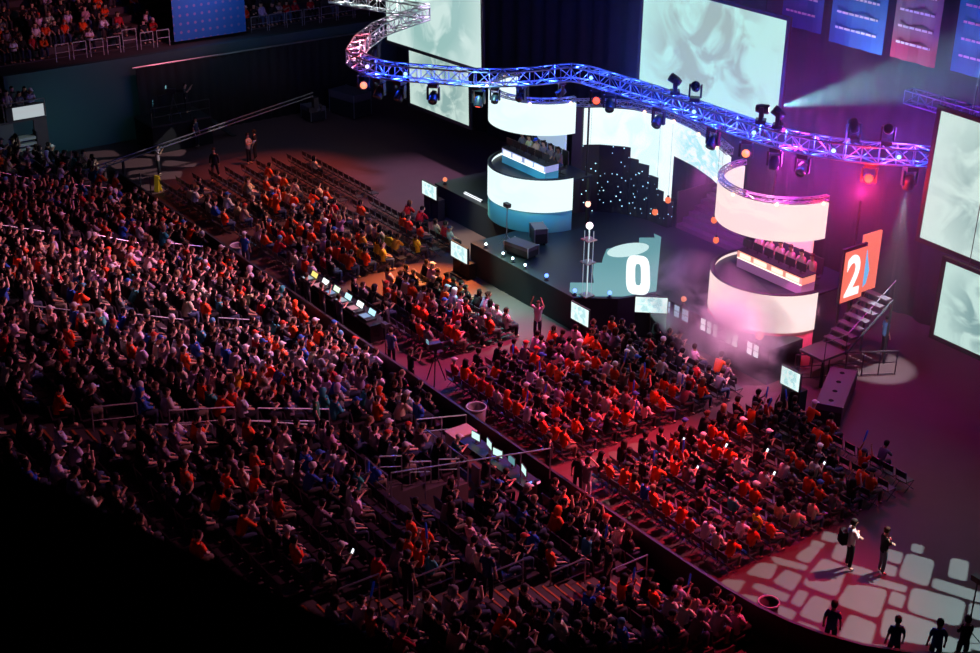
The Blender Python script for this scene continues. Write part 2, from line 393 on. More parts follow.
# banners high at the back
def banner(label, x0, x1, zb, y, cols, h=4.2):
    t = thing('hanging_banner', label, 'banner', ((x0+x1)/2, y, zb), 0, 'championship banners high behind the stage'); w = x1 - x0
    m = mat('banner_' + label.split()[0], cols[0], .8); N, L = nodes(m)
    tc = N.new('ShaderNodeTexCoord'); sp = N.new('ShaderNodeSeparateXYZ'); rp = N.new('ShaderNodeValToRGB')
    L.new(tc.outputs['Generated'], sp.inputs[0]); L.new(sp.outputs['Z'], rp.inputs[0]); L.new(rp.outputs[0], N['Principled BSDF'].inputs['Base Color'])
    rp.color_ramp.elements[0].color = (*cols[0], 1); rp.color_ramp.elements[0].position = .12; rp.color_ramp.elements[1].color = (*cols[1], 1); rp.color_ramp.elements[1].position = .3  # blue, teal and green cloth: light on the upper part put into the colour
    mb = MB(); n = 10
    for i in range(n):
        a, b = -w/2 + w*i/n, -w/2 + w*(i+1)/n; ya, yb = .04*math.sin(i*1.3), .04*math.sin((i+1)*1.3)
        mb.add([(a, ya, 0), (b, yb, 0), (b, yb, h), (a, ya, h), (a, ya+.02, 0), (b, yb+.02, 0), (b, yb+.02, h), (a, ya+.02, h)], [(0, 1, 2, 3), (5, 4, 7, 6), (0, 4, 5, 1)])
    mb.build('banner_cloth', m, t)
    l = MB(); rnd = random.Random(int(x0*10))
    for k in range(6):
        z = .62 + k*.62; x = -w*.38
        while x < w*.36:
            q = rnd.uniform(.12, .3); l.box(x, min(x + q, w*.38), -.075, -.065, z, z + .085); x += q + .05
    l.build('lettering', mat('banner_white', (.75, .85, .85), .8), t)
    MB().tube([(-w/2, .01, h), (w/2, .01, h)], .03).build('hanging_bar', DARK, t)
banner('deep blue banner beside the green one, white rows of lettering', -9.9, -7.75, 11.75, 18.6, ((.02, .10, .32), (.03, .16, .45)))
banner('mid blue banner between the deep blue and the red one', -7.2, -4.5, 11.6, 18.5, ((.02, .13, .36), (.03, .22, .50)))
banner('red-hemmed banner with four rows of white lettering', -4.1, -2.0, 11.65, 18.5, ((.36, .03, .08), (.24, .22, .24)))
banner('teal banner nearest the large upper right screen', -1.35, 1.3, 11.7, 18.6, ((.02, .28, .34), (.03, .45, .48)))
banner('green banner peeping over the top edge of the centre screen', -13.2, -10.7, 12.9, 18.6, ((.10, .28, .12), (.12, .34, .16)))

# ------------------------------------------------------------------ stage
SZ = 1.5
FASC = mat('stage_skirt', (.010, .012, .022), .8); DECK = noisy('stage_deck', (.010, .014, .02), (.018, .024, .03), 4, .45)
outline = [(-25.6, 20.2), (-25.6, 11.75), (-18.1, 11.75), (-18.1, 8.65), (-10.7, 8.65), (-9.6, 10.1), (-9.1, 11.75), (-2.6, 11.75), (-2.6, 13.6)] + [(-5.3 + 2.56*math.cos(a), 14.5 + 2.56*math.sin(a)) for a in (math.radians(d_) for d_ in (336, 320, 300, 280, 260, 240, 220, 200, 180))] + [(-7.86, 20.2)]
st = thing('stage_platform', 'long dark stage platform with a stepped front below the towers', 'stage', (-14, 14, 0))
bb = MB(); bb.prism([(x+14, y-14) for x, y in outline], 0, SZ - .04); bb.build('stage_skirt', FASC, st)
bb = MB(); bb.prism([(x+14, y-14) for x, y in outline], SZ - .039, SZ); bb.build('stage_floor', DECK, st)
# LED floor with the bright digit
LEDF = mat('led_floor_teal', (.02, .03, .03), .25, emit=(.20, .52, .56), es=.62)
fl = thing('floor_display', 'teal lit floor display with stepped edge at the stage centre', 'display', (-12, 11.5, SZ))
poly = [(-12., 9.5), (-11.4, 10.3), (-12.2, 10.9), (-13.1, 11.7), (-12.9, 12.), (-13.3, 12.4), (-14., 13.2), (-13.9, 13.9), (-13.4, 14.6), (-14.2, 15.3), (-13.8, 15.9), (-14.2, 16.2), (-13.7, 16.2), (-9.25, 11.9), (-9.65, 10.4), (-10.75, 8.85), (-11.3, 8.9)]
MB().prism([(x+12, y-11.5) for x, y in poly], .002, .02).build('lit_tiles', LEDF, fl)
WHT = mat('display_white', (.02, .02, .02), .3, emit=(.93, 1, 1), es=1.15)
def ring_poly(mb, A, Bv, C0, ro, ri, z0, z1, n=28):
    """flat oval ring; A and Bv are its half-axes about C0"""
    vs = []
    for k in range(n):
        c, s_ = math.cos(2*PI*k/n), math.sin(2*PI*k/n); c = math.copysign(abs(c)**.55, c); s_ = math.copysign(abs(s_)**.55, s_)
        for r in (ro, ri):
            q = Vector(C0) + Vector(A)*c*r[0] + Vector(Bv)*s_*r[1]
            for z in (z0, z1): vs.append((q.x, q.y, z))
    fs = []
    for k in range(n):
        a, b = 4*k, 4*((k+1) % n); fs += [(a+1, b+1, b+3, a+3), (a, a+2, b+2, b), (a, b, b+1, a+1), (a+2, a+3, b+3, b+2)]
    mb.add(vs, fs)
def PZ(px, py, z):
    d = _r*((px - 490)/1428.53) - _u*((py - 326.5)/1428.53) - _b; return EYEP + d*((z - EYEP.z)/d.z)
c0, ca, cb = PZ(638, 275, SZ), PZ(650, 276, SZ), PZ(638, 256, SZ)
z_ = MB(); ring_poly(z_, [(ca-c0).x, (ca-c0).y], [(cb-c0).x, (cb-c0).y], (c0.x+12, c0.y-11.5), (1, 1), (.24, .55), .022, .032); z_.build('digit', WHT, fl)
e = [PZ(628 + 21*math.cos(t), 250.5 - 6.5*math.sin(t) - 3*math.cos(t), SZ) for t in (2*PI*k/24 for k in range(24))]
MB().prism([(p.x+12, p.y-11.5) for p in e], .022, .032).build('oval_mark', mat('display_pale', (.02, .02, .02), .3, emit=(.66, .93, .92), es=.9), fl)
fl.children[-1]['label'] = 'pale oval mark above the white digit'

# LED wall: concave screen between the towers, with stepped starfield panels below it
arc = [(-18.5, 14.8), (-18.0, 15.8), (-16.9, 16.75), (-15.6, 17.15), (-14.4, 17.2), (-12.9, 17.0), (-11.2, 16.5), (-9.4, 15.7)]
def arc_at(x):
    for (a, b), (c, d) in zip(arc, arc[1:]):
        if a <= x <= c: return b + (d - b)*(x - a)/(c - a)
    return arc[-1][1]
def wall_piece(mb, x0, x1, z0, z1, off=0., th=.12):
    xs = [x0] + [x for x in (x0 + (x1-x0)*k/6 for k in range(1, 6))] + [x1]
    for a, b in zip(xs, xs[1:]):
        ya, yb = arc_at(a) + off, arc_at(b) + off
        mb.add([(a, ya, z0), (b, yb, z0), (b, yb, z1), (a, ya, z1), (a, ya+th, z0), (b, yb+th, z0), (b, yb+th, z1), (a, ya+th, z1)],
               [(0, 1, 2, 3), (5, 4, 7, 6), (3, 2, 6, 7), (1, 0, 4, 5), (0, 3, 7, 4), (1, 5, 6, 2)])
lw = thing('curved_screen', 'wide curved white LED wall with a stepped lower edge', 'screen', (0, 0, 0))
colsx = [(-18.5, -16.75, 4.85), (-16.75, -16.3, 4.35), (-16.3, -15.75, 4.2), (-15.75, -15.15, 3.75), (-15.15, -14.75, 3.2), (-14.75, -14.4, 2.75)]
WALLW = screen_mat('led_white', (.86, 1., 1.), (.72, .97, .98), 3., 1.12, 2.)
WALLB = screen_mat('led_white_marbled', (.9, 1, 1), (.45, .84, .88), 5.5, 1.05, 4.)
mb = MB()
for a, b, z in colsx: wall_piece(mb, a, b, z, 6.6)
mb.build('lit_panel', WALLW, lw)
mb = MB(); wall_piece(mb, -14.4, -9.4, 5.05, 6.6); mb.build('lit_panel', WALLB, lw)
stars = mat('starfield', (.004, .005, .012), .35); N, L = nodes(stars); b_ = N['Principled BSDF']
tc = N.new('ShaderNodeTexCoord'); vo = N.new('ShaderNodeTexVoronoi'); vo.inputs['Scale'].default_value = 4.6; mt = N.new('ShaderNodeMath'); mt.operation = 'LESS_THAN'; mt.inputs[1].default_value = .13
mu = N.new('ShaderNodeMath'); mu.operation = 'MULTIPLY'; mu.inputs[1].default_value = 2.5
L.new(tc.outputs['Object'], vo.inputs['Vector']); L.new(vo.outputs['Distance'], mt.inputs[0]); L.new(mt.outputs[0], mu.inputs[0]); L.new(mu.outputs[0], b_.inputs['Emission Strength']); b_.inputs['Emission Color'].default_value = (.4, .75, .9, 1)
sw = thing('starfield_panel', 'dark stepped panel with small star lights below the white LED wall', 'panel', (0, 0, 0))
for a, b, z in colsx: mb = MB(); wall_piece(mb, a + .008, b - .008, SZ + .004, z - .012, 0, .3); mb.build('panel_column', stars, sw)
mb = MB(); wall_piece(mb, -18.5, -18.3, SZ, 6.65, -.12, .1); mb.build('black_post', DARK, sw)
ss = thing('stage_staircase', 'wide dark purple-lit staircase at the back right of the stage', 'staircase', (-12.3, 17.6, SZ))
mb = MB()
for k in range(7): mb.box(-1.9, 2.4, k*.36, (k+1)*.36, 0, .22*(k+1))
mb.build('steps', noisy('stair_black', (.05, .04, .06), (.07, .055, .08), 3, .5), ss)
MB().box(-2.0, -1.92, 0, 2.52, 0, 1.75).build('side_panel', DARK, ss); MB().box(2.42, 2.5, 0, 2.52, 0, 1.75).build('side_panel', DARK, ss)

# truss -----------------------------------------------------------------------------------------------
def spline(P, n):
    P = [Vector(p) for p in P]; out = []
    for i in range(len(P) - 1):
        p0, p1, p2, p3 = P[max(i-1, 0)], P[i], P[i+1], P[min(i+2, len(P)-1)]
        for k in range(n):
            t = k/n; out.append(.5*((2*p1) + (p2-p0)*t + (2*p0-5*p1+4*p2-p3)*t*t + (3*p1-p0-3*p2+p3)*t**3))
    return out + [P[-1]]
def truss(t, pts, s, rc, rb, m, pitch=.62):
    """box truss along a path: four chords and a web of diagonals as parts of thing t"""
    o = Vector(t.location); P = [Vector(p) - o for p in pts]
    ln = [0.]
    for a, b in zip(P, P[1:]): ln.append(ln[-1] + (b-a).length)
    n = max(2, int(ln[-1]/pitch)); S = []; j = 0
    for k in range(n + 1):
        d = ln[-1]*k/n
        while j < len(P) - 2 and ln[j+1] < d: j += 1
        S.append(P[j].lerp(P[j+1], (d - ln[j])/max(1e-6, ln[j+1] - ln[j])))
    C = [[] for _ in range(4)]
    for i, p in enumerate(S):
        tg = (S[min(i+1, n)] - S[max(i-1, 0)]).normalized(); sd = tg.cross(Vector((0, 0, 1))).normalized()*s/2; up = Vector((0, 0, s/2))
        for q, v in enumerate((sd + up, -sd + up, -sd - up, sd - up)): C[q].append(p + v)
    for q in range(4): MB().tube(C[q], rc, 6).build('chord', m, t, True)
    w = MB()
    for i in range(n + 1):
        for q in range(4):
            w.tube([C[q][i], C[(q+1) % 4][i]], rb, 4)
            if i < n:
                a, b = (q, (q+1) % 4) if (i + q) % 2 else ((q+1) % 4, q); w.tube([C[a][i], C[b][i+1]], rb, 4)
    w.build('web', m, t)
TZ = 9.
TP = [(-29.6, 13.9), (-28.2, 10.6), (-27.1, 9.15), (-26.2, 8.1), (-25.0, 7.1), (-24.0, 6.35), (-22.0, 6.25), (-20.9, 6.8), (-19.5, 8.0), (-18.0, 9.4), (-17.05, 11.4), (-16.6, 13.05), (-14.5, 13.4), (-11.6, 13.6), (-9.1, 13.55), (-6.8, 13.55), (-5.1, 13.7), (-3.7, 14.1), (-2.1, 15.0), (-.2, 16.7)]
t = thing('hanging_truss', 'long curved silver lighting truss swept in an S over the stage front', 'truss', (-14, 11, TZ))
TPS = spline([(x, y, TZ) for x, y in TP], 6); truss(t, TPS, .62, .038, .022, ALU)
t = thing('hanging_truss', 'straight white-lit truss running up from the left tip of the curved truss', 'truss', (-32, 13, TZ))
truss(t, [(-35.6, 12.0, TZ), (-29.75, 14.05, TZ)], .62, .038, .022, ALU)
t = thing('hanging_truss', 'dim distant straight truss behind the large upper right screen', 'truss', (3, 18, 10.2))
truss(t, [(-2.9, 18.4, 10.4), (7, 18.4, 10.4)], .5, .034, .02, mat('dim_truss', (.12, .16, .3), .5, .5))
def tower(cx, cy, r, ems, word, side, b0=0.005, l0=1.6, l1=3.2, u0=5.45, u1=6.9, dp=2.35):
    t = thing('player_tower', f'round {word} LED tower with a player desk between its two bands', 'tower', (cx, cy, 0))
    a0, a1 = math.radians(172), math.radians(358)
    def band(name, z0, z1, m, ra=r, th=.14):
        mb = MB(); mb.lathe([(ra, z0), (ra, z1), (ra - th, z1), (ra - th, z0), (ra, z0)], 40, None, a0, a1)
        for a in (a0, a1):
            c, s_ = math.cos(a), math.sin(a); mb.add([(c*ra, s_*ra, z0), (c*ra, s_*ra, z1), (c*(ra-th), s_*(ra-th), z1), (c*(ra-th), s_*(ra-th), z0)], [(0, 1, 2, 3)])
        return mb.build(name, m, t, True)
    band('pedestal', b0, l0, mat('pedestal_' + word, side, .5), r - .03)
    band('lower_band', l0, l1, ems); band('upper_band', u0, u1, ems)
    band('band_trim', l1, l1 + .04, DARK, r + .02, .2)
    mb = MB(); poly = [(r*.97*math.cos(a0 + (a1-a0)*k/24), r*.97*math.sin(a0 + (a1-a0)*k/24)) for k in range(25)] + [(r*.95, dp), (-r*.95, dp)]
    mb.prism(poly, l1 - .22, l1 - .14); mb.build('deck', DECK, t)
    for x in (-r*.9, r*.9): MB().box(x - .07, x + .07, dp - .2, dp - .06, b0, l1 - .22).build('support_post', DARK, t); MB().tube([(x, dp - .3, l1 - .14), (x, dp - .3, u0 + 1.)], .05).build('support_post', DARK, t)
    for k in range(5):
        a = math.radians(186 + 41*k); p = ((r+.09)*math.cos(a), (r+.09)*math.sin(a), u1 + .06)
        mb = MB(); mb.ball(Vector(p), .075, 8); mb.build('bulb', mat('warm_bulb', (.2, .1, .05), .4, emit=(1, .62, .34), es=3.), t, True)
    q = thing('ring_truss', f'small curved truss riding on top of the {word} tower', 'truss', (cx, cy, u1 + .3))
    truss(q, [(cx + (r-.1)*math.cos(a0 + (a1-a0)*k/16), cy + (r-.1)*math.sin(a0 + (a1-a0)*k/16), u1 + .18) for k in range(17)], .18, .022, .014, ALU, .4)
    return t
WL = screen_mat('band_white', (.82, 1., 1.), (.76, .98, .99), 2., 1.1, 9.); WP = screen_mat('band_pink', (1., .78, .74), (1., .70, .70), 2., 1.05, 6.)
tower(-19.2, 13.45, 2.5, WL, 'white', (.10, .38, .42), SZ + .004, 2.5, 4.05, 6.15, 7.55, 1.18); tower(-5.3, 14.5, 2.5, WP, 'pink', (.85, .25, .28))
t = thing('ring_truss', 'thin truss along the top of the white LED wall', 'truss', (-14, 16, 6.9))
truss(t, [(x, y, 6.88) for x, y in arc], .28, .022, .014, ALU, .4)
for x in (-17.6, -16, -14.2, -12.2, -10.4):
    o = MB().ball(Vector((0, 0, 0)), .08, 8).build('bulb', MATS['warm_bulb'], t, True); o.location = Vector((x, arc_at(x) - .2, 6.72)) - Vector(t.location)

def desk(x0, x1, y0, y1, z, top, panel, word, n):
    t = thing('player_desk', f'long {word} player desk on the tower deck, lit strip along its front', 'desk', ((x0+x1)/2, y0, z)); w = (x1-x0)/2; d = y1 - y0
    MB().box(-w, w, 0, .06, 0, .4).build('front_panel', panel[0], t)
    MB().box(-w, w, 0, .06, .402, .72).build('upper_panel', panel[1], t)
    MB().box(-w, w, -.02, -.001, .385, .43).build('light_strip', mat('strip_' + word, (.1, .1, .1), emit=panel[2], es=1.6), t)
    MB().box(w - .06, w, .062, .76, 0, .4).build('side_panel', panel[0], t); MB().box(w - .06, w, .062, .76, .402, .715).build('side_panel', panel[1], t)
    MB().box(-w - .02, w + .02, -.02, .75, .722, .76).build('desk_top', PLASTIC, t)
    for k in range(4):
        x = -w + w*2*(k + .5)/4; MB().box(x - .3 - .1*(k % 2), x + .3, -.012, -.002, .47, .66).build('name_plate', mat('plate_' + word, (.1, .1, .1), emit=panel[3], es=1.3), t)
    MB().box(-w, -w + .06, .65, .73, 0, .72).build('leg', DARK, t)
    for k in range(n):
        x = x0 + (x1-x0)*(k + .5)/n - .05
        m = thing('desk_monitor', f'{ORD[k]} desktop monitor from the left on the {word} player desk', 'monitor', (x, y0 + .28, z + .76), 0, f'monitors on the {word} player desk')
        MB().box(-.24, .24, -.02, .015, .1, .42).build('display_case', PLASTIC, m); MB().box(-.225, .225, .0155, .02, .115, .405).build('lit_screen', mat('game_screen', (.02, .02, .02), emit=(.6, .8, 1.), es=1.2), m)
        s_ = MB(); s_.box(-.03, .03, -.015, .01, .0, .1); s_.box(-.12, .12, -.07, .08, 0, .012); s_.build('monitor_stand', PLASTIC, m)
ORD = ['first', 'second', 'third', 'fourth', 'fifth', 'sixth', 'seventh', 'eighth', 'ninth', 'tenth', 'eleventh', 'twelfth', 'thirteenth', 'fourteenth', 'fifteenth', 'sixteenth', 'seventeenth', 'eighteenth', 'nineteenth', 'twentieth', 'twenty-first', 'twenty-second', 'twenty-third', 'twenty-fourth', 'twenty-fifth', 'twenty-sixth', 'twenty-seventh', 'twenty-eighth']
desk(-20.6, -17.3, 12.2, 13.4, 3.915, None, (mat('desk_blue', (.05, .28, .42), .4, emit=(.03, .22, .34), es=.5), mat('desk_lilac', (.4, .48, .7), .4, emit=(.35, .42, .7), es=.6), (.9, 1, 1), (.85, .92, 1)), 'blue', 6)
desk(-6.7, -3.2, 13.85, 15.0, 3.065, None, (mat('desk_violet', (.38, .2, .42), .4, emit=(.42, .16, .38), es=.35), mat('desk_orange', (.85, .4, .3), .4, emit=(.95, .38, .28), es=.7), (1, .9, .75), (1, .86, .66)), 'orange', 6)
def backdrop(loc, w, h, m, label, th=.1):
    t = thing('backdrop_panel', label, 'panel', loc); MB().box(-w/2, w/2, 0, th, 0, h).build('panel_face', m, t)
    for x in (-w/2 + .1, w/2 - .1): MB().tube([(x, th + .03, 0), (x, th + .03, h)], .03).build('brace', DARK, t)
backdrop((-19.9, 14.55, 3.915), 2.1, 2.0, mat('pale_blue_panel', (.4, .5, .6), .5, emit=(.45, .62, .78), es=.6), 'pale blue panel behind the players of the white tower')
backdrop((-6.3, 16.5, 3.065), 2.3, 2.1, mat('peach_panel', (.8, .5, .45), .5, emit=(1, .5, .42), es=.7), 'peach coloured panel behind the players of the pink tower')
# the score board on the pink tower
sb = thing('score_board', 'orange score board with a big white digit at the side of the pink tower', 'board', (-2.78, 16.35, 2.35))
ORNG = mat('board_orange', (.1, .03, .02), .4, emit=(1., .20, .13), es=.95)
MB().box(-.1, .0, -.72, .66, 0, 2.35).build('board_case', DARK, sb); MB().box(.002, .03, -.62, .62, .04, 2.2).build('board_face', ORNG, sb)
tx = bpy.data.curves.new('digit', 'FONT'); tx.body = '2'; tx.size = 2.0; tx.align_x = 'CENTER'; tx.extrude = .012; tx.offset = .045
to = bpy.data.objects.new('digit', tx); COL.objects.link(to); dg = bpy.context.evaluated_depsgraph_get(); dg.update()
dm = bpy.data.meshes.new_from_object(to.evaluated_get(dg)); bpy.data.objects.remove(to)
dm.materials.clear(); dm.materials.append(WHT); dm.transform(Matrix(((0, 0, 1, .05), (.88, 0, 0, -.05), (0, 1.2, 0, .30), (0, 0, 0, 1)))); link('digit', dm, sb)
MB().tube([(-.05, -.6, 0), (-.05, -.6, -.83)], .05).build('board_leg', DARK, sb); MB().tube([(-.05, .6, 0), (-.05, .6, -.83)], .05).build('board_leg', DARK, sb)
sb = thing('score_board', 'orange back board with a blue flame shape behind the digit board', 'board', (-3.0, 17.5, 2.4))
MB().box(-.1, .0, -.45, .6, 0, 2.5).build('board_case', ORNG, sb)
vs = [(.004, -.42, .1), (.004, -.05, .35), (.004, .06, .9), (.004, -.12, 1.5), (.004, -.2, 1.85), (.004, -.36, 1.2)]
MB().add(vs + [(x + .015, y, z) for x, y, z in vs], [(5, 4, 3, 2, 1, 0)[::-1], tuple(range(6, 12))] + [(i, (i+1) % 6, 6+(i+1) % 6, 6+i) for i in range(6)]).build('flame_mark', mat('flame_blue', (.02, .1, .2), emit=(.15, .55, 1), es=.9), sb)
MB().tube([(-.05, 0, 0), (-.05, 0, -.88)], .05).build('board_leg', DARK, sb)

# row of small lit panels on the right stage front
PAN = mat('lit_white_panel', (.05, .05, .05), emit=(.9, .95, 1.), es=1.2); PAN2 = mat('lit_blue_panel', (.05, .05, .05), emit=(.55, .72, .95), es=.7)
lit = [(-8.35, .42, 1), (-7.75, .34, 1), (-7.25, .4, 1), (-6.2, .3, 0), (-5.85, .26, 0), (-5.5, .26, 0), (-4.75, .3, 0), (-4.4, .3, 0), (-3.6, .3, 0), (-3.25, .3, 0)]
for k, (x, w, q) in enumerate(lit):
    t = thing('panel_light', f'{ORD[k]} lit panel from the left along the right stage front', 'light', (x, 11.7, .92), 0, 'lit panels on the right stage front')
    MB().box(-w/2, w/2, 0, .035, 0, .58).build('panel_case', PLASTIC, t)
    for z in (.04, .31): MB().box(-w/2 + .025, w/2 - .025, -.006, -.001, z, z + .235).build('lit_face', PAN2 if q else PAN, t)
# ------------------------------------------------------------------ lamps on the rig
def moving_head(label, loc, aim, lens=None, up=False, s=1., group='moving head lamps on the curved truss'):
    """spotlight fixture: clamp base, two-armed yoke, tilting head and lens; hangs down, or stands up on the truss"""
    t = thing('moving_head_spotlight', label, 'stage light', loc, 0, group); k = -1 if not up else 1
    d = Vector(aim); az = math.atan2(d.y, d.x); t.rotation_euler = (0, 0, az); el = math.atan2(d.z, math.hypot(d.x, d.y))
    mb = MB(); mb.box(-.17*s, .17*s, -.17*s, .17*s, min(0, k*.14*s), max(0, k*.14*s)); mb.build('clamp_base', PLASTIC, t)
    for y in (-.2, .2): mb = MB(); mb.box(-.07*s, .07*s, (y-.03)*s, (y+.03)*s, min(k*.142*s, k*.6*s), max(k*.142*s, k*.6*s)); mb.build('yoke_arm', PLASTIC, t)
    M = Matrix.Translation((0, 0, k*.5*s)) @ Matrix.Rotation(PI/2 - el, 4, 'Y')
    mb = MB(); mb.lathe([(.02*s, -.22*s), (.12*s, -.2*s), (.16*s, -.05*s), (.165*s, .2*s), (.15*s, .24*s), (.13*s, .24*s), (.128*s, .2*s), (.001, .2*s)], 14, M); h = mb.build('lamp_head', PLASTIC, t, True)
    mb = MB(); mb.lathe([(.126*s, .205*s), (.08*s, .235*s), (.001, .245*s)], 14, M); mb.build('lens', lens or mat('dark_lens', (.02, .03, .06), .1, spec=.8), h, True)
RED = mat('lamp_red', (.2, .02, .01), emit=(1., .09, .05), es=2.2); WARM = mat('lamp_warm', (.2, .1, .05), emit=(1, .22, .06), es=2.2); WHL = mat('lamp_white', (.2, .2, .2), emit=(.85, .97, 1), es=14.); BLUEL = mat('lamp_blue', (.02, .05, .2), emit=(.12, .25, 1.), es=4.)
ZT = 8.62
cam_dir = lambda p: tuple((EYEP - Vector(p)).normalized())
HEADS = {}
for px, py, what, lens, aim in [(432, 82, 'black moving head hanging in front of the lower left screen', None, (.6, -.6, -.6)), (478, 88, 'small moving head with a red lens glint left of the white tower', RED, (.3, -.4, -1)),
    (496, 88, 'moving head hanging over the left rim of the white tower', None, (.5, -.5, -.7)), (522, 88, 'second moving head from the left over the white tower', None, (.2, -.9, -.4)), (562, 88, 'moving head hanging over the right rim of the white tower', None, (-.3, -.8, -.5)),
    (598, 86, 'moving head with a glowing red lens under the truss bend', RED, None), (610, 90, 'dark moving head right beside the red one under the truss bend', None, (.6, -.5, -.5)), (662, 108, 'moving head hanging before the middle of the white wall', None, (.3, -.8, -.6)),
    (711, 124, 'moving head hanging before the marbled end of the wall', None, (.2, -.7, -.8)), (748, 138, 'moving head with an orange glow above the pink tower', WARM, None), (777, 148, 'moving head shining white straight down beside the orange one', WHL, (.15, -.2, -1)),
    (804, 148, 'dark moving head right of the white shining one', None, (.4, -.8, -.3)), (868, 165, 'moving head with a bright red glow near the right truss end', RED, None), (907, 162, 'moving head throwing a white beam straight down at the truss end', WHL, (-.1, .05, -1)),
    (362, 70, 'moving head with an orange lens under the left truss loop', WARM, None), (378, 76, 'dark moving head under the left truss loop beside the orange one', None, (.2, -.6, -.8)), (402, 82, 'dark moving head hanging at the left edge of the lower screen', None, (.2, -.6, -.8)), (375, 40, 'dark moving head under the short return arm of the truss', None, (0, -.3, -1))]:
    p = min(TPS, key=lambda q: (pix((q.x, q.y, ZT))[0] - px)**2 + (pix((q.x, q.y, ZT))[1] - py)**2)
    loc = (p.x, p.y, ZT); HEADS[px] = loc; moving_head(what, loc, aim or cam_dir(loc), lens, False, 1. if 480 < px < 570 else 1.25)
for px, py, what, lens, aim in [(672, 92, 'moving head standing on the truss before the centre screen, leaning left', None, (-.5, -.6, .5)), (696, 96, 'round moving head standing on the truss before the centre screen', None, (.5, -.6, .5)),
    (761, 116, 'moving head standing on the truss and throwing the long teal beam', WHL, (.75, .6, -.02)), (781, 124, 'moving head standing just right of the one with the teal beam', None, (-.6, -.4, .5)),
    (848, 140, 'third moving head from the right end standing on the truss', None, (-.5, .2, .6)), (893, 142, 'round moving head standing on the truss near its right end', None, (.5, -.7, .4))]:
    p = min(TPS, key=lambda q: (pix((q.x, q.y, 9.34))[0] - px)**2 + (pix((q.x, q.y, 9.34))[1] - py)**2)
    loc = (p.x, p.y, 9.36); moving_head(what, loc, aim, lens, True, 1.15)
for px, py, what in [(404, 72, 'at the left end of the blue stretch'), (352, 44, 'on the left tip of the loop'), (367, 62, 'on the lower side of the loop'), (590, 74, 'at the truss bend'), (694, 108, 'before the centre screen'), (752, 128, 'above the pink tower'), (834, 150, 'right of the pink tower'), (900, 154, 'near the right truss end')]:
    p = min(TPS, key=lambda q: (pix((q.x, q.y, 9))[0] - px)**2 + (pix((q.x, q.y, 9))[1] - py)**2); q = p + Vector((EYEP.x - p.x, EYEP.y - p.y, 0)).normalized()*.36
    t = thing('par_spotlight', 'small blue-white lamp clamped to the curved truss ' + what, 'stage light', (q.x, q.y, 9.05), math.atan2(EYEP.y - q.y, EYEP.x - q.x), 'par lamps on the curved truss')
    M = Matrix.Rotation(PI/2, 4, 'Y'); MB().lathe([(.02, -.16), (.09, -.14), (.11, .1), (.1, .1), (.09, .08), (.001, .08)], 12, M).build('lamp_can', PLASTIC, t, True)
    MB().lathe([(.088, .085), (.05, .1), (.001, .105)], 12, M).build('lens', mat('lamp_violet', (.1, .1, .2), emit=(.75, .6, 1), es=2.5) if px < 380 else mat('lamp_ice', (.1, .1, .2), emit=(.22, .42, 1), es=3.), t, True)
for px, py, Y, what in [(588, 204, 14, 'before the starfield panel'), (655, 212, 14, 'left of the staircase, lower one'), (668, 200, 14, 'left of the staircase, upper one'), (714, 220, 14, 'at the left edge of the pink tower, upper one'), (716, 240, 14, 'at the left edge of the pink tower, lower one')]:
    d = _r*((px - 490)/1428.53) - _u*((py - 326.5)/1428.53) - _b; p = EYEP + d*((Y - EYEP.y)/d.y)
    t = thing('hanging_globe_lamp', 'glowing orange globe lamp on a thin cord ' + what.replace(', lower one', ', low').replace(', upper one', ', high').replace('at the left edge of', 'left of'), 'lamp', tuple(p), 0, 'orange globe lamps over the stage')
    MB().ball(Vector((0, 0, 0)), .13, 12, 1.15).build('globe', mat('globe_glow', (.3, .1, .03), emit=(1, .20, .075), es=1.0) if py != 204 else mat('globe_bright', (.3, .1, .03), emit=(1, .5, .4), es=2.), t, True)
    m_ = MB(); m_.tube([(0, 0, .15), (0, 0, 9 - p.z)], .005, 5); m_.lathe([(.05, .13), (.05, .2), (.001, .21)], 8); m_.build('cord', PLASTIC, t)
def edge_lamp(label, loc, col, es, r=.12):
    t = thing('stage_edge_lamp', label, 'lamp', loc, 0, 'small lamps along the stage edge')
    MB().lathe([(.11, 0), (.11, .03), (.05, .05), (.04, .12)], 10).build('lamp_foot', PLASTIC, t, True); MB().ball(Vector((0, 0, .12 + r)), r, 10).build('bulb', mat('bulb_%d_%d' % (col[0]*99, es), (.1, .1, .1), emit=col, es=es), t, True)
edge_lamp('orange ball lamp on the stage edge left of the white tower', (-25.2, 12.1, SZ), (1, .28, .14), 1.); edge_lamp('orange ball lamp before the white tower', (-20.4, 12.0, SZ), (1, .28, .14), 1.)
edge_lamp('orange ball lamp on the stage edge left of the pink tower', (-7.65, 11.95, SZ), (1, .12, .07), 1.1); edge_lamp('bright orange ball lamp before the pink tower', (-3.35, 11.92, SZ), (1, .42, .2), 1.8, .17)
for x, y, w in [(-12.8, 8.85, 'left of the totem pole'), (-10.9, 8.85, 'above the tilted stage monitor'), (-9.9, 9.9, 'beside the floor display corner')]: edge_lamp('small deep blue lamp on the stage edge ' + w, (x, y, SZ), (.10, .22, 1), 3.5, .09)
for x, w in [(-17.2, 'nearest the left stage corner'), (-15.9, 'second from the left stage corner'), (-15.2, 'third from the left stage corner'), (-14.3, 'fourth from the left stage corner')]: edge_lamp('small pale white lamp on the stage edge ' + w, (x, 8.85, SZ), (.7, .95, 1), 6., .06)

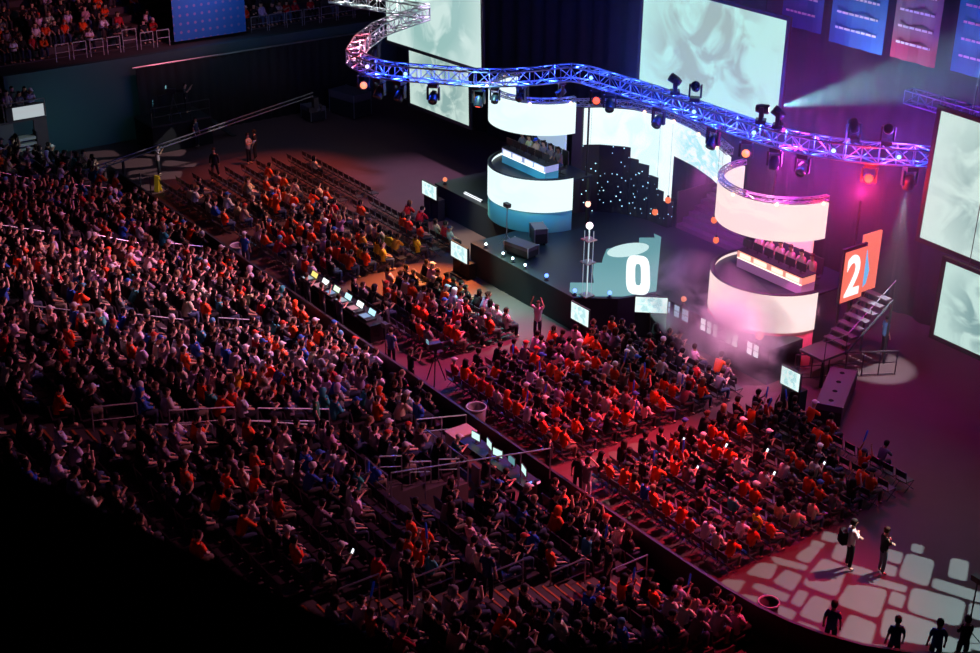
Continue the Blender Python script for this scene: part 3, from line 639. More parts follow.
# stage monitors facing the seats
def stage_monitor(label, p, w, h, yaw, z=None):
    t = thing('stage_monitor', label, 'screen', (p[0], p[1], 0), yaw, 'confidence screens around the stage'); z0 = p[2]
    MB().box(-w/2 - .04, w/2 + .04, 0, .08, z0 - .04, z0 + h + .04).build('screen_case', PLASTIC, t)
    MB().box(-w/2, w/2, -.006, -.001, z0, z0 + h).build('lit_screen', screen_mat('monitor_picture', (.82, 1, .98), (.45, .75, .78), 3., 1.1, 2.), t)
    m = MB(); m.tube([(0, .06, .05), (0, .06, z0)], .04); m.box(-.4, .4, -.2, .35, 0, .05); m.build('screen_stand', DARK, t)
    MB().box(-w/2, w/2, .1, .5, 0, z0 - .06).build('skirt', FASC, t)
stage_monitor('lit screen at the far left end of the stage front', (-24.9, 10.95, 1.15), 1.25, .68, 0); stage_monitor('lit screen before the left corner of the inner stage', (-18.15, 8.05, .78), 1.25, .72, 0)
stage_monitor('lit screen at the middle stage corner, seen at a slant', (-9.75, 8.2, .86), 1.1, .74, 0); stage_monitor('widest lit screen, before the chamfered stage corner', (-8.25, 10.72, 1.22), 1.3, .68, .85)
stage_monitor('lit screen at the right end of the stage in the smoke', (-.55, 10.7, 1.1), .9, .72, 0)

# totem pole, cases and small gear on the stage
t = thing('light_totem', 'slim lit glass totem with a white ball on top at the stage front', 'totem', (-10.55, 9.2, SZ))
for x, y in ((-.13, -.13), (.13, -.13), (.13, .13), (-.13, .13)): MB().tube([(x, y, 0.02), (x, y, 2.9)], .016).build('upright', mat('pale_tube', (.5, .6, .65), .2, emit=(.5, .75, .85), es=.35), t)
for z in (.02, 1.5, 2.5): MB().box(-.24, .24, -.24, .24, z, z + .05).build('shelf', ALU, t)
MB().tube([(0, 0, .08), (0, 0, 3.0)], .03).build('light_tube', mat('pale_glow', (.1, .1, .1), emit=(.7, .95, 1), es=1.), t); MB().ball(Vector((0, 0, 3.12)), .15, 14).build('ball', mat('ball_white', (.8, .8, .8), emit=(1, .95, 1), es=1.6), t, True)
def road_case(label, loc, sx, sy, sz, rz=0., holes=0, m=None):
    t = thing('road_case', label, 'case', loc, rz); MB().box(-sx/2, sx/2, -sy/2, sy/2, .1, sz*.7).build('case_body', m or PLASTIC, t); MB().box(-sx/2, sx/2, -sy/2, sy/2, sz*.7 + .006, sz).build('case_lid', mat('case_grey', (.10, .085, .11), .5), t)
    e_ = MB()
    for x in (-sx/2, sx/2):
        for y in (-sy/2, sy/2): e_.box(x - .025, x + .025, y - .025, y + .025, .11, sz + .008)
    e_.build('corner_edge', ALU, t)
    for x in (-sx/2 + .12, sx/2 - .12):
        for y in (-sy/2 + .12, sy/2 - .12): MB().lathe([(.05, 0), (.05, .1), (.001, .1)], 8, Matrix.Translation((x, y, 0))).build('caster', DARK, t)
    for k in range(holes): MB().lathe([(.1, sz + .002), (.09, sz + .014), (.001, sz + .014)], 12, Matrix.Translation((-sx/2 + sx*(k + .5)/holes, 0, 0))).build('round_inset', BLACK, t)
road_case('long dark case with four round insets on the floor right of the stage', (.1, 12.6, 0), 3.2, 1.0, .85, math.radians(-58), 4)
road_case('low black case on the dark stage deck before the white tower', (-15.7, 9.7, SZ), 1.4, .7, .55, .2); road_case('black case with bright edges near the left stage corner', (-16.4, 11.2, SZ), .9, .6, .8, -.4)
road_case('black case on the floor at the far end under the screens', (-42.3, 16.8, 0), 2.2, 1.4, 1.5, .2); road_case('second black case at the far end beside the curtain', (-42.6, 14.4, 0), 1.2, 1.0, .9, 0)
t = thing('light_bar', 'short bright white light bar lying on the stage before the white tower', 'light', (-22.75, 12.1, SZ)); MB().box(-.75, .75, -.06, .06, 0, .1).build('bar_case', PLASTIC, t); MB().box(-.72, .72, -.07, -.061, .02, .09).build('lit_strip', PAN, t); MB().box(-.72, .72, -.04, .04, .101, .108).build('lit_strip', PAN, t)
def light_stand(label, loc, h, head=True, name='light_stand', col=None):
    t = thing(name, label, 'stand', loc); MB().tube([(0, 0, .03), (0, 0, h)], .022).build('pole', col or ALU, t)
    for k in range(3): a = 2*PI*k/3 + .4; MB().tube([(.0, 0, .35), (.38*math.cos(a), .38*math.sin(a), .015)], .014).build('leg', col or ALU, t)
    if head: MB().cbox((0, 0, h + .09), (.34, .2, .18)).build('lamp_box', PLASTIC, t)
light_stand('white lighting stand at the right foot of the white tower', (-17.2, 10.0, SZ), 1.7); light_stand('thin tripod stand on the open floor behind the mixing desk', (-12.75, .75, 0), 1.5, True, 'tripod_stand', DARK); light_stand('tall slim stand near the people at the lower rink corner', (11.9, 5.0, 0), 2.0, True, 'tripod_stand', DARK)
for (x, y), w in (((-36.6, .75), 'nearer the camera crane'), ((-35.8, .95), 'nearer the yellow sign')):
    t = thing('queue_post', 'thin dark queue post on the far floor, ' + w, 'post', (x, y, 0)); MB().lathe([(.17, 0), (.17, .02), (.04, .05)], 12).build('post_base', DARK, t, True); MB().tube([(0, 0, .05), (0, 0, 1.)], .028).build('pole', DARK, t)
t = thing('side_staircase', 'dark metal staircase climbing beside the pink tower', 'staircase', (-1.85, 14.55, 0))
MB().box(-.6, .6, -1.3, 0, 1.1, 1.2).build('landing', mat('stair_grey', (.09, .075, .09), .5), t)
for k in range(7): MB().box(-.55, .55, .01 + k*.36, k*.36 + .33, 1.2 + .23*(k+1) - .05, 1.2 + .23*(k+1)).build('step', MATS['stair_grey'], t)
for x in (-.6, .6):
    MB().tube([(x, 0, 1.1), (x, 2.5, 2.75)], .05).build('stringer', DARK, t); MB().box(x - .04, x + .04, -1.28, -1.2, 0, 1.1).build('support_leg', DARK, t); MB().tube([(x, 2.45, 0), (x, 2.45, 2.7)], .05).build('support_leg', DARK, t)
MB().tube([(.6, -1.2, 1.95), (.6, 0, 1.95), (.6, 2.5, 3.6)], .018).build('handrail', mat('rail_dim', (.2, .18, .2), .4, .6), t)
for y, z0, z1 in ((-1.2, 1.1, 1.95), (0, 1.1, 1.95), (1.25, 1.9, 2.75), (2.5, 2.7, 3.6)): MB().tube([(.6, y, z0), (.6, y, z1)], .015).build('rail_post', DARK, t)

# ------------------------------------------------------------------ rails, bins, desks
def handrail(label, p0, p1, h=.92, mid=2, m=None, group='handrails of the stand', posts=2, dz=None):
    p0, p1 = Vector(p0), Vector(p1); t = thing('handrail', label, 'handrail', tuple(p0), 0, group); d = p1 - p0; m = m or STEEL
    for k in range(posts): q = d*(k/(posts-1)); MB().tube([q, q + Vector((0, 0, h))], .024).build('rail_post', m, t)
    for k in range(mid): z = h*(1 - .48*k); MB().tube([Vector((0, 0, z)), d + Vector((0, 0, z))], .026 if k == 0 else .018).build('rail_bar', m, t)
sz = lambda y: RI*max(0, math.floor((-.12 - y)/TR)) if y < -.12 else 0.
def aisle(x, w, j0, j1, words):
    t = thing('aisle_stairs', f'stepped aisle with orange lit step edges, {words}', 'stairs', (x, -.12, 0)); a = MB(); b = MB()
    for j in range(j0, j1):
        y = -TR*j; z = RI*j
        a.box(-w/2, w/2, y - .846, y - .43, z + .002, z + .145)
        b.box(-w/2, w/2, y - .49, y - .42, z + .147, z + .16); b.box(-w/2, w/2, y - .06, y - .003, z + .002, z + .014)
    a.build('half_steps', CONC, t); b.build('step_edging', mat('step_edge_orange', (.5, .14, .035), .6), t)
aisle(5.0, .95, 1, 17, 'leading up from the stone-lit floor corner'); aisle(-5.75, .95, 4, 20, 'above the camera platform'); aisle(-15.5, .95, 1, 20, 'opposite the mixing desk'); aisle(-25.6, .95, 1, 20, 'opposite the grey bin'); aisle(-35.2, .95, 1, 20, 'below the camera crane')
wd = ['lowest', 'second lowest', 'middle', 'second highest', 'highest']
for k, (a, b) in enumerate([(-.75, -2.2), (-3.2, -4.5), (-5.5, -6.8), (-7.85, -9.3), (-10.2, -11.4)]): handrail(f'{wd[k]} steel handrail in the aisle nearest the rink corner', (4.47, a, sz(a) + .005), (4.47, b, sz(a) + .02), 1.)
for k, (a, b) in enumerate([(-5.5, -8.1), (-8.9, -11.1), (-12.1, -13.5)]): handrail(f'{wd[k]} steel handrail left of the aisle above the camera platform', (-6.29, a, sz(a) + .005), (-6.29, b, sz(b) + .005), .95)
for k, (a, b) in enumerate([(-6.7, -8.9), (-10.2, -12.)]): handrail(f'{wd[k]} steel handrail right of the aisle above the camera platform', (-5.21, a, sz(a) + .005), (-5.21, b, sz(b) + .005), .95)
for k, (a, b) in enumerate([(-1.2, -2.6), (-3.6, -5.3), (-6.7, -8.9), (-10., -12.2)]): handrail(f'{wd[k]} steel handrail in the aisle opposite the mixing desk', (-14.97, a, sz(a) + .005), (-14.97, b, sz(b) + .005), .95)
for k, (a, b) in enumerate([(-1.2, -2.9), (-4.2, -6.2), (-8.2, -10.4)]): handrail(f'{wd[k]} steel handrail in the aisle opposite the grey bin', (-25.07, a, sz(a) + .005), (-25.07, b, sz(b) + .005), .95)
for k, (a, b) in enumerate([(-1.6, -3.4), (-5.2, -7.2)]): handrail(f'{wd[k]} steel handrail in the aisle below the camera crane', (-34.67, a, sz(a) + .005), (-34.67, b, sz(b) + .005), .95)
handrail('long steel rail along the near side of the camera platform well', (-.82, -.35, .9), (-.82, -6.5, 2.1), 1.15, 1, posts=6); handrail('steel rail closing the upper end of the camera platform well', (-.82, -6.62, 2.1), (-2.1, -6.62, 2.1), 1.1, 2)
handrail('steel rail behind the camera platform operators', (-5.35, -2.62, .6), (-2.3, -2.62, .6), 1.05, 3, posts=4); handrail('steel rail at the far side of the camera platform', (-5.56, -2.5, .6), (-5.56, -.4, .12), 1.05, 2, posts=3)
for k, y in enumerate((-3.1, -4.2, -5.3)): handrail(f'{wd[k]} short handrail inside the camera platform well', (-2.12, y, sz(y) + .3), (-2.12, y - .8, sz(y) + .55), .8, 2)
handrail('dark barricade rail on the floor right of the pink tower', (-2.35, 13.0, .0), (-.35, 16.6, .0), 1.05, 3, mat('rail_dark', (.09, .06, .08), .4, .5), None, 7)
for k in range(7): handrail(f'{ORD[k]} white framed rail panel from the left along the far end stand front', (-46.3, .4 + 1.0*k + (.06 if k != 4 else .0), 4.75), (-46.3, 1.22 + 1.0*k, 4.75), .95 if k != 4 else 1.25, 2, mat('rail_white', (.5, .5, .55), .4), 'white rail panels of the far end stand')
for k in range(7): handrail(f'{ORD[k]} dim rail panel right of the blue banner along the far end stand', (-46.3, 12.5 + 1.2*k, 4.75), (-46.3, 13.55 + 1.2*k, 4.75), .95, 2, mat('rail_dimmer', (.22, .21, .25), .5), 'dim rail panels of the far end stand')
# blue covering over a section of the end stand
bl = mat('blue_banner', (.02, .17, .55), .6); N, L = nodes(bl); tc = N.new('ShaderNodeTexCoord'); mp = N.new('ShaderNodeMapping'); vo = N.new('ShaderNodeTexVoronoi'); vo.inputs['Randomness'].default_value = 0; vo.inputs['Scale'].default_value = 1.
mp.inputs['Scale'].default_value = (1, 10, 7); L.new(tc.outputs['Generated'], mp.inputs[0]); L.new(mp.outputs[0], vo.inputs['Vector']); rp = N.new('ShaderNodeValToRGB'); rp.color_ramp.elements[0].position = .14; rp.color_ramp.elements[0].color = (.25, .18, .5, 1); rp.color_ramp.elements[1].position = .2; rp.color_ramp.elements[1].color = (.015, .15, .55, 1)
L.new(vo.outputs['Distance'], rp.inputs[0]); L.new(rp.outputs[0], N['Principled BSDF'].inputs['Base Color'])
t = thing('blue_banner', 'large blue banner with rows of small dots hung over the far end stand', 'banner', (-46.15, 9.75, 4.95)); mb = MB()
mb.box(-.02, .02, -2.3, 2.3, 0, 3.4); mb.build('banner_cloth', bl, t); MB().tube([(-.0, -2.35, 3.43), (0, 2.35, 3.43)], .04).build('banner_bar', STEEL, t)
bulb('banner_wash', (-43.2, 9.8, 8.2), 120, (.3, .55, 1.))
# corner box of the left stand with a lit sign
t = thing('corner_portal', 'corner portal with a pale lit sign band at the far left of the stand', 'portal', (-42.6, -3.9, 0))
MB().box(-1.6, .5, -2.4, 2.0, 3.02, 3.12).build('deck', CONC, t); MB().box(.38, .5, 1.3, 2.0, 0.005, 3.0).build('post', CONC, t); MB().box(.38, .5, -2.4, .2, 0.005, 3.0).build('side_wall', mat('portal_wall', (.10, .11, .12), .7), t)
MB().box(.502, .56, -.1, 1.95, 3.12, 3.92).build('sign_case', DARK, t); MB().box(.562, .57, .25, 1.9, 3.2, 3.85).build('sign_face', screen_mat('sign_pale', (.75, .85, .9), (.85, .6, .68), 2., .55, 3.), t)
MB().tube([(.5, -2.4, 4.1), (.5, 2.0, 4.1)], .03).build('rail_bar', STEEL, t)
for k in range(5): MB().tube([(.5, -2.4 + 1.1*k, 3.12), (.5, -2.4 + 1.1*k, 4.1)], .022).build('rail_post', STEEL, t)
t = thing('pallet_stack', 'stack of pale slatted platforms standing in the corner portal', 'stack', (-42.15, -3.15, 0))
for k in range(8): m_ = MB(); m_.box(-.1, .45, -.45, .45, .02 + k*.3, .16 + k*.3); m_.build('platform', mat('slat_pale', (.45, .5, .46), .6), t)
for y in (-.5, .5): MB().box(-.1, .45, y - .03, y + .03, 0, 2.5).build('upright', DARK, t)

def bin_(label, loc, r, h, c):
    t = thing('waste_bin', label, 'bin', loc); MB().lathe([(r*.85, 0), (r, h), (r*.94, h), (r*.8, .05), (.001, .05)], 18).build('bin_body', c, t, True)
    MB().lathe([(r*.94, h + .003), (r*1.07, h + .003), (r*1.07, h + .05), (r*.94, h + .05), (r*.94, h + .003)], 18).build('bin_rim', mat('rim_pale', (.6, .6, .62), .5), t, True)
GREYB = mat('bin_grey', (.22, .2, .22), .6)
bin_('grey round bin on the floor at the end of the far seat block', (-25.1, .55, 0), .36, .85, GREYB); bin_('grey round bin beside the camera platform', (-6.2, .5, 0), .36, .9, GREYB); bin_('dark round bin with a pale rim behind the curved barrier', (8.1, .72, 0), .3, .8, mat('bin_dark', (.05, .05, .07), .5))
t = thing('floor_sign', 'yellow folding caution sign at the corner of the far seat block', 'sign', (-36.15, 1.5, 0), .5)
for s_ in (-1, 1): m_ = MB(); m_.box(-.14, .14, -.012, .012, 0, .85, Matrix.Translation((0, s_*.14, 0)) @ Matrix.Rotation(s_*.13, 4, 'X')); m_.build('sign_panel', mat('sign_yellow', (.9, .62, .04), .5, emit=(.9, .6, .04), es=.05), t)

# mixing desk and its glowing consoles
t = thing('mixing_desk', 'long black mixing desk between the far seat blocks and the stand', 'desk', (-17.4, 1.5, 0))
MB().box(-3.0, 3.0, -.45, .45, .74, .79).build('desk_top', PLASTIC, t); MB().box(-3.0, 3.0, .40, .44, .05, .735).build('desk_skirt', BLACK, t)
for x in (-2.9, 0, 2.9): MB().box(x - .04, x + .04, -.4, .38, 0, .735).build('desk_leg', DARK, t)
cols = [((.9, .75, .2), 1.2), ((.9, 1, 1), 1.6), ((.8, 1, .75), 1.2), ((.5, .9, 1), 1.4), ((.85, .95, 1), 1.7), ((.45, .85, 1), 1.4)]
for k in range(6):
    x = -19.9 + .95*k; c, e_ = cols[k]
    t = thing('lighting_console', f'{ORD[k]} lit control console from the left on the mixing desk', 'console', (x, 1.4, .79), 0, 'consoles on the mixing desk')
    MB().box(-.38, .38, -.28, .2, 0, .1).build('console_body', PLASTIC, t); M = Matrix.Translation((0, .16, .1)) @ Matrix.Rotation(-.45, 4, 'X')
    MB().box(-.26, .26, 0, .03, 0, .26, M).build('screen_case', PLASTIC, t); MB().box(-.24, .24, -.006, -.001, .02, .24, M).build('lit_screen', mat('console_%d' % k, (.02, .02, .02), emit=c, es=e_), t)
    MB().box(-.3, .1, -.24, .1, .101, .108).build('button_field', mat('buttons_%d' % (k % 3), (.05, .05, .05), emit=((.6, .8, .9), (1, .4, .5), (.3, .6, 1))[k % 3], es=.55), t)
# operators' table with screens on the camera platform
t = thing('operator_table', 'black operators table on the camera platform by the barrier', 'table', (-2.9, -1.0, .12))
MB().box(-1.86, 1.95, -.35, .35, .7, .74).build('table_top', PLASTIC, t)
for x in (-1.8, 0, 1.85): MB().box(x - .03, x + .03, -.3, .3, 0, .695).build('table_leg', DARK, t)
for k, (x, y, rz) in enumerate([(-4.2, -.95, .1), (-3.5, -.88, -.25), (-2.85, -1.0, .2), (-2.2, -.9, -.1), (-1.45, -.95, -.3)]):
    t = thing('operator_monitor', f'{ORD[k]} lit monitor from the left on the operators table', 'monitor', (x, y, .86), rz, 'monitors on the operators table')
    MB().box(-.22, .22, 0, .04, .12, .41).build('display_case', PLASTIC, t); MB().box(-.205, .205, -.006, -.001, .135, .395).build('lit_screen', mat('mint_screen', (.02, .02, .02), emit=(.62, .95, .85), es=1.15) if k != 3 else mat('dim_screen', (.02, .02, .02), emit=(.2, .5, .55), es=.6), t)
    m_ = MB(); m_.box(-.03, .03, .01, .035, .01, .12); m_.box(-.12, .12, -.06, .1, 0, .012); m_.build('monitor_stand', PLASTIC, t)
for k, (x, c) in enumerate([(-1.15, (1, .2, .35)), (-1.3, (.15, .3, 1)), (-1.0, (1, .75, .2))]):
    t = thing('control_box', ('small box with red lights at the near end of the operators table', 'small box with blue lights at the near end of the operators table', 'small box with amber lights at the near end of the operators table')[k], 'box', (x + .28, -.82 - .24*k, .86))
    MB().box(-.06, .06, -.08, .08, 0, .12).build('box_body', PLASTIC, t); MB().box(.061, .066, -.07, .07, .02, .1).build('lit_face', mat('boxlight_%d' % k, (.05, .05, .05), emit=c, es=2.), t)
t = thing('wooden_crate', 'pale wooden crate beside the operators table', 'crate', (-5.11, -.9, .12), 0); MB().box(-.3, .3, -.5, .4, 0, .75).build('crate_body', mat('crate_wood', (.6, .42, .34), .7), t); MB().box(-.33, .33, -.53, .43, .755, .8).build('crate_lid', mat('crate_lid', (.7, .52, .45), .7), t)

# camera crane at the far end
t = thing('camera_crane', 'long camera crane reaching along the far end of the floor', 'camera crane', (-37.95, .45, 0))
a, b = Vector((0, -2.3, 1.02)), Vector((.05, 11.4, 3.0))
for o_ in (Vector((0, 0, .0)), Vector((0, 0, .2))): MB().tube([a + o_, b + o_], .038, 8).build('arm_tube', mat('crane_grey', (.12, .11, .12), .4, .5), t)
m_ = MB()
for k in range(24): m_.tube([a.lerp(b, k/24), a.lerp(b, (k+.5)/24) + Vector((0, 0, .2)), a.lerp(b, (k+1)/24)], .016, 4)
m_.build('arm_web', DARK, t)
MB().tube([(0, 0, .06), (0, 0, 1.3)], .08).build('pivot_post', DARK, t)
for k in range(3): an = 2*PI*k/3 + .5; MB().tube([(0, 0, .5), (.3*math.cos(an), .3*math.sin(an) + .05, .06)], .03).build('dolly_leg', DARK, t)
MB().cbox((0, -2.35, 1.1), (.5, .35, .5)).build('counterweight', PLASTIC, t)
m_ = MB(); m_.cbox((.05, 11.5, 2.6), (.3, .3, .6)); m_.lathe([(.32, -.04), (.32, .04), (.24, .04), (.24, -.04), (.32, -.04)], 18, Matrix.Translation((.05, 11.6, 2.3)) @ Matrix.Rotation(PI/2, 4, 'Y')); m_.build('camera_head', PLASTIC, t); MB().cbox((.05, 11.3, 2.25), (.22, .5, .25)).build('camera_body', PLASTIC, t)
# raised camera platform before the end wall
t = thing('camera_platform', 'black raised camera platform in front of the teal end wall', 'platform', (-43.0, 5.6, 0))
MB().box(-1.2, 1.2, -1.8, 1.8, 1.52, 1.6).build('deck', PLASTIC, t); MB().box(1.16, 1.2, -1.8, 1.8, 0, 1.5).build('skirt', BLACK, t); MB().box(-1.2, 1.15, -1.8, -1.76, 0, 1.5).build('skirt', BLACK, t)
for y in (-1.75, -.58, .58, 1.75): MB().tube([(1.15, y, 1.6), (1.15, y, 2.6)], .025).build('rail_post', DARK, t)
for z in (2.1, 2.6): MB().tube([(1.15, -1.75, z), (1.15, 1.75, z)], .025).build('rail_bar', DARK, t)
for k in range(6): MB().box(-.1, .7, 1.82 + .28*k, 2.1 + .28*k, 1.3 - .26*k, 1.34 - .26*k).build('step', DARK, t)
def video_camera(label, loc, rz, h=1.45):
    t = thing('video_camera', label, 'camera', loc, rz)
    for k in range(3): an = 2*PI*k/3 + PI/2; MB().tube([(0, 0, h - .2), (.42*math.cos(an), .42*math.sin(an), .01)], .024).build('tripod_leg', DARK, t)
    MB().lathe([(.05, h - .25), (.08, h - .05), (.08, h)], 10).build('tripod_head', DARK, t, True); MB().box(-.13, .13, -.3, .22, h + .002, h + .27).build('camera_body', PLASTIC, t)
    MB().lathe([(.1, .0), (.1, .34), (.12, .35), (.12, .5), (.09, .5), (.001, .47)], 14, Matrix.Translation((0, .221, h + .14)) @ Matrix.Rotation(-PI/2, 4, 'X')).build('lens', DARK, t, True)
    MB().box(-.1, .1, -.34, -.31, h + .28, h + .43).build('viewfinder', mat('finder', (.05, .05, .05), emit=(.3, .7, .8), es=.5), t); MB().tube([(.1, -.28, h), (.14, -.75, h - .12)], .014).build('pan_bar', DARK, t)
video_camera('black video camera on its tripod behind the middle seat block', (-10.1, 1.35, 0), -.2); video_camera('video camera on the raised platform at the far end', (-42.6, 5.5, 1.6), -.6)
t = thing('platform_monitor', 'small glowing teal monitor on the raised camera platform', 'monitor', (-43.3, 4.6, 1.606), -.4); MB().box(-.22, .22, 0, .05, .7, 1.0).build('display_case', PLASTIC, t); MB().box(-.2, .2, -.006, -.001, .72, .98).build('lit_screen', mat('teal_screen', (.02, .02, .02), emit=(.2, .75, .9), es=1.), t); MB().tube([(0, .03, .0), (0, .03, .7)], .025).build('monitor_post', DARK, t)
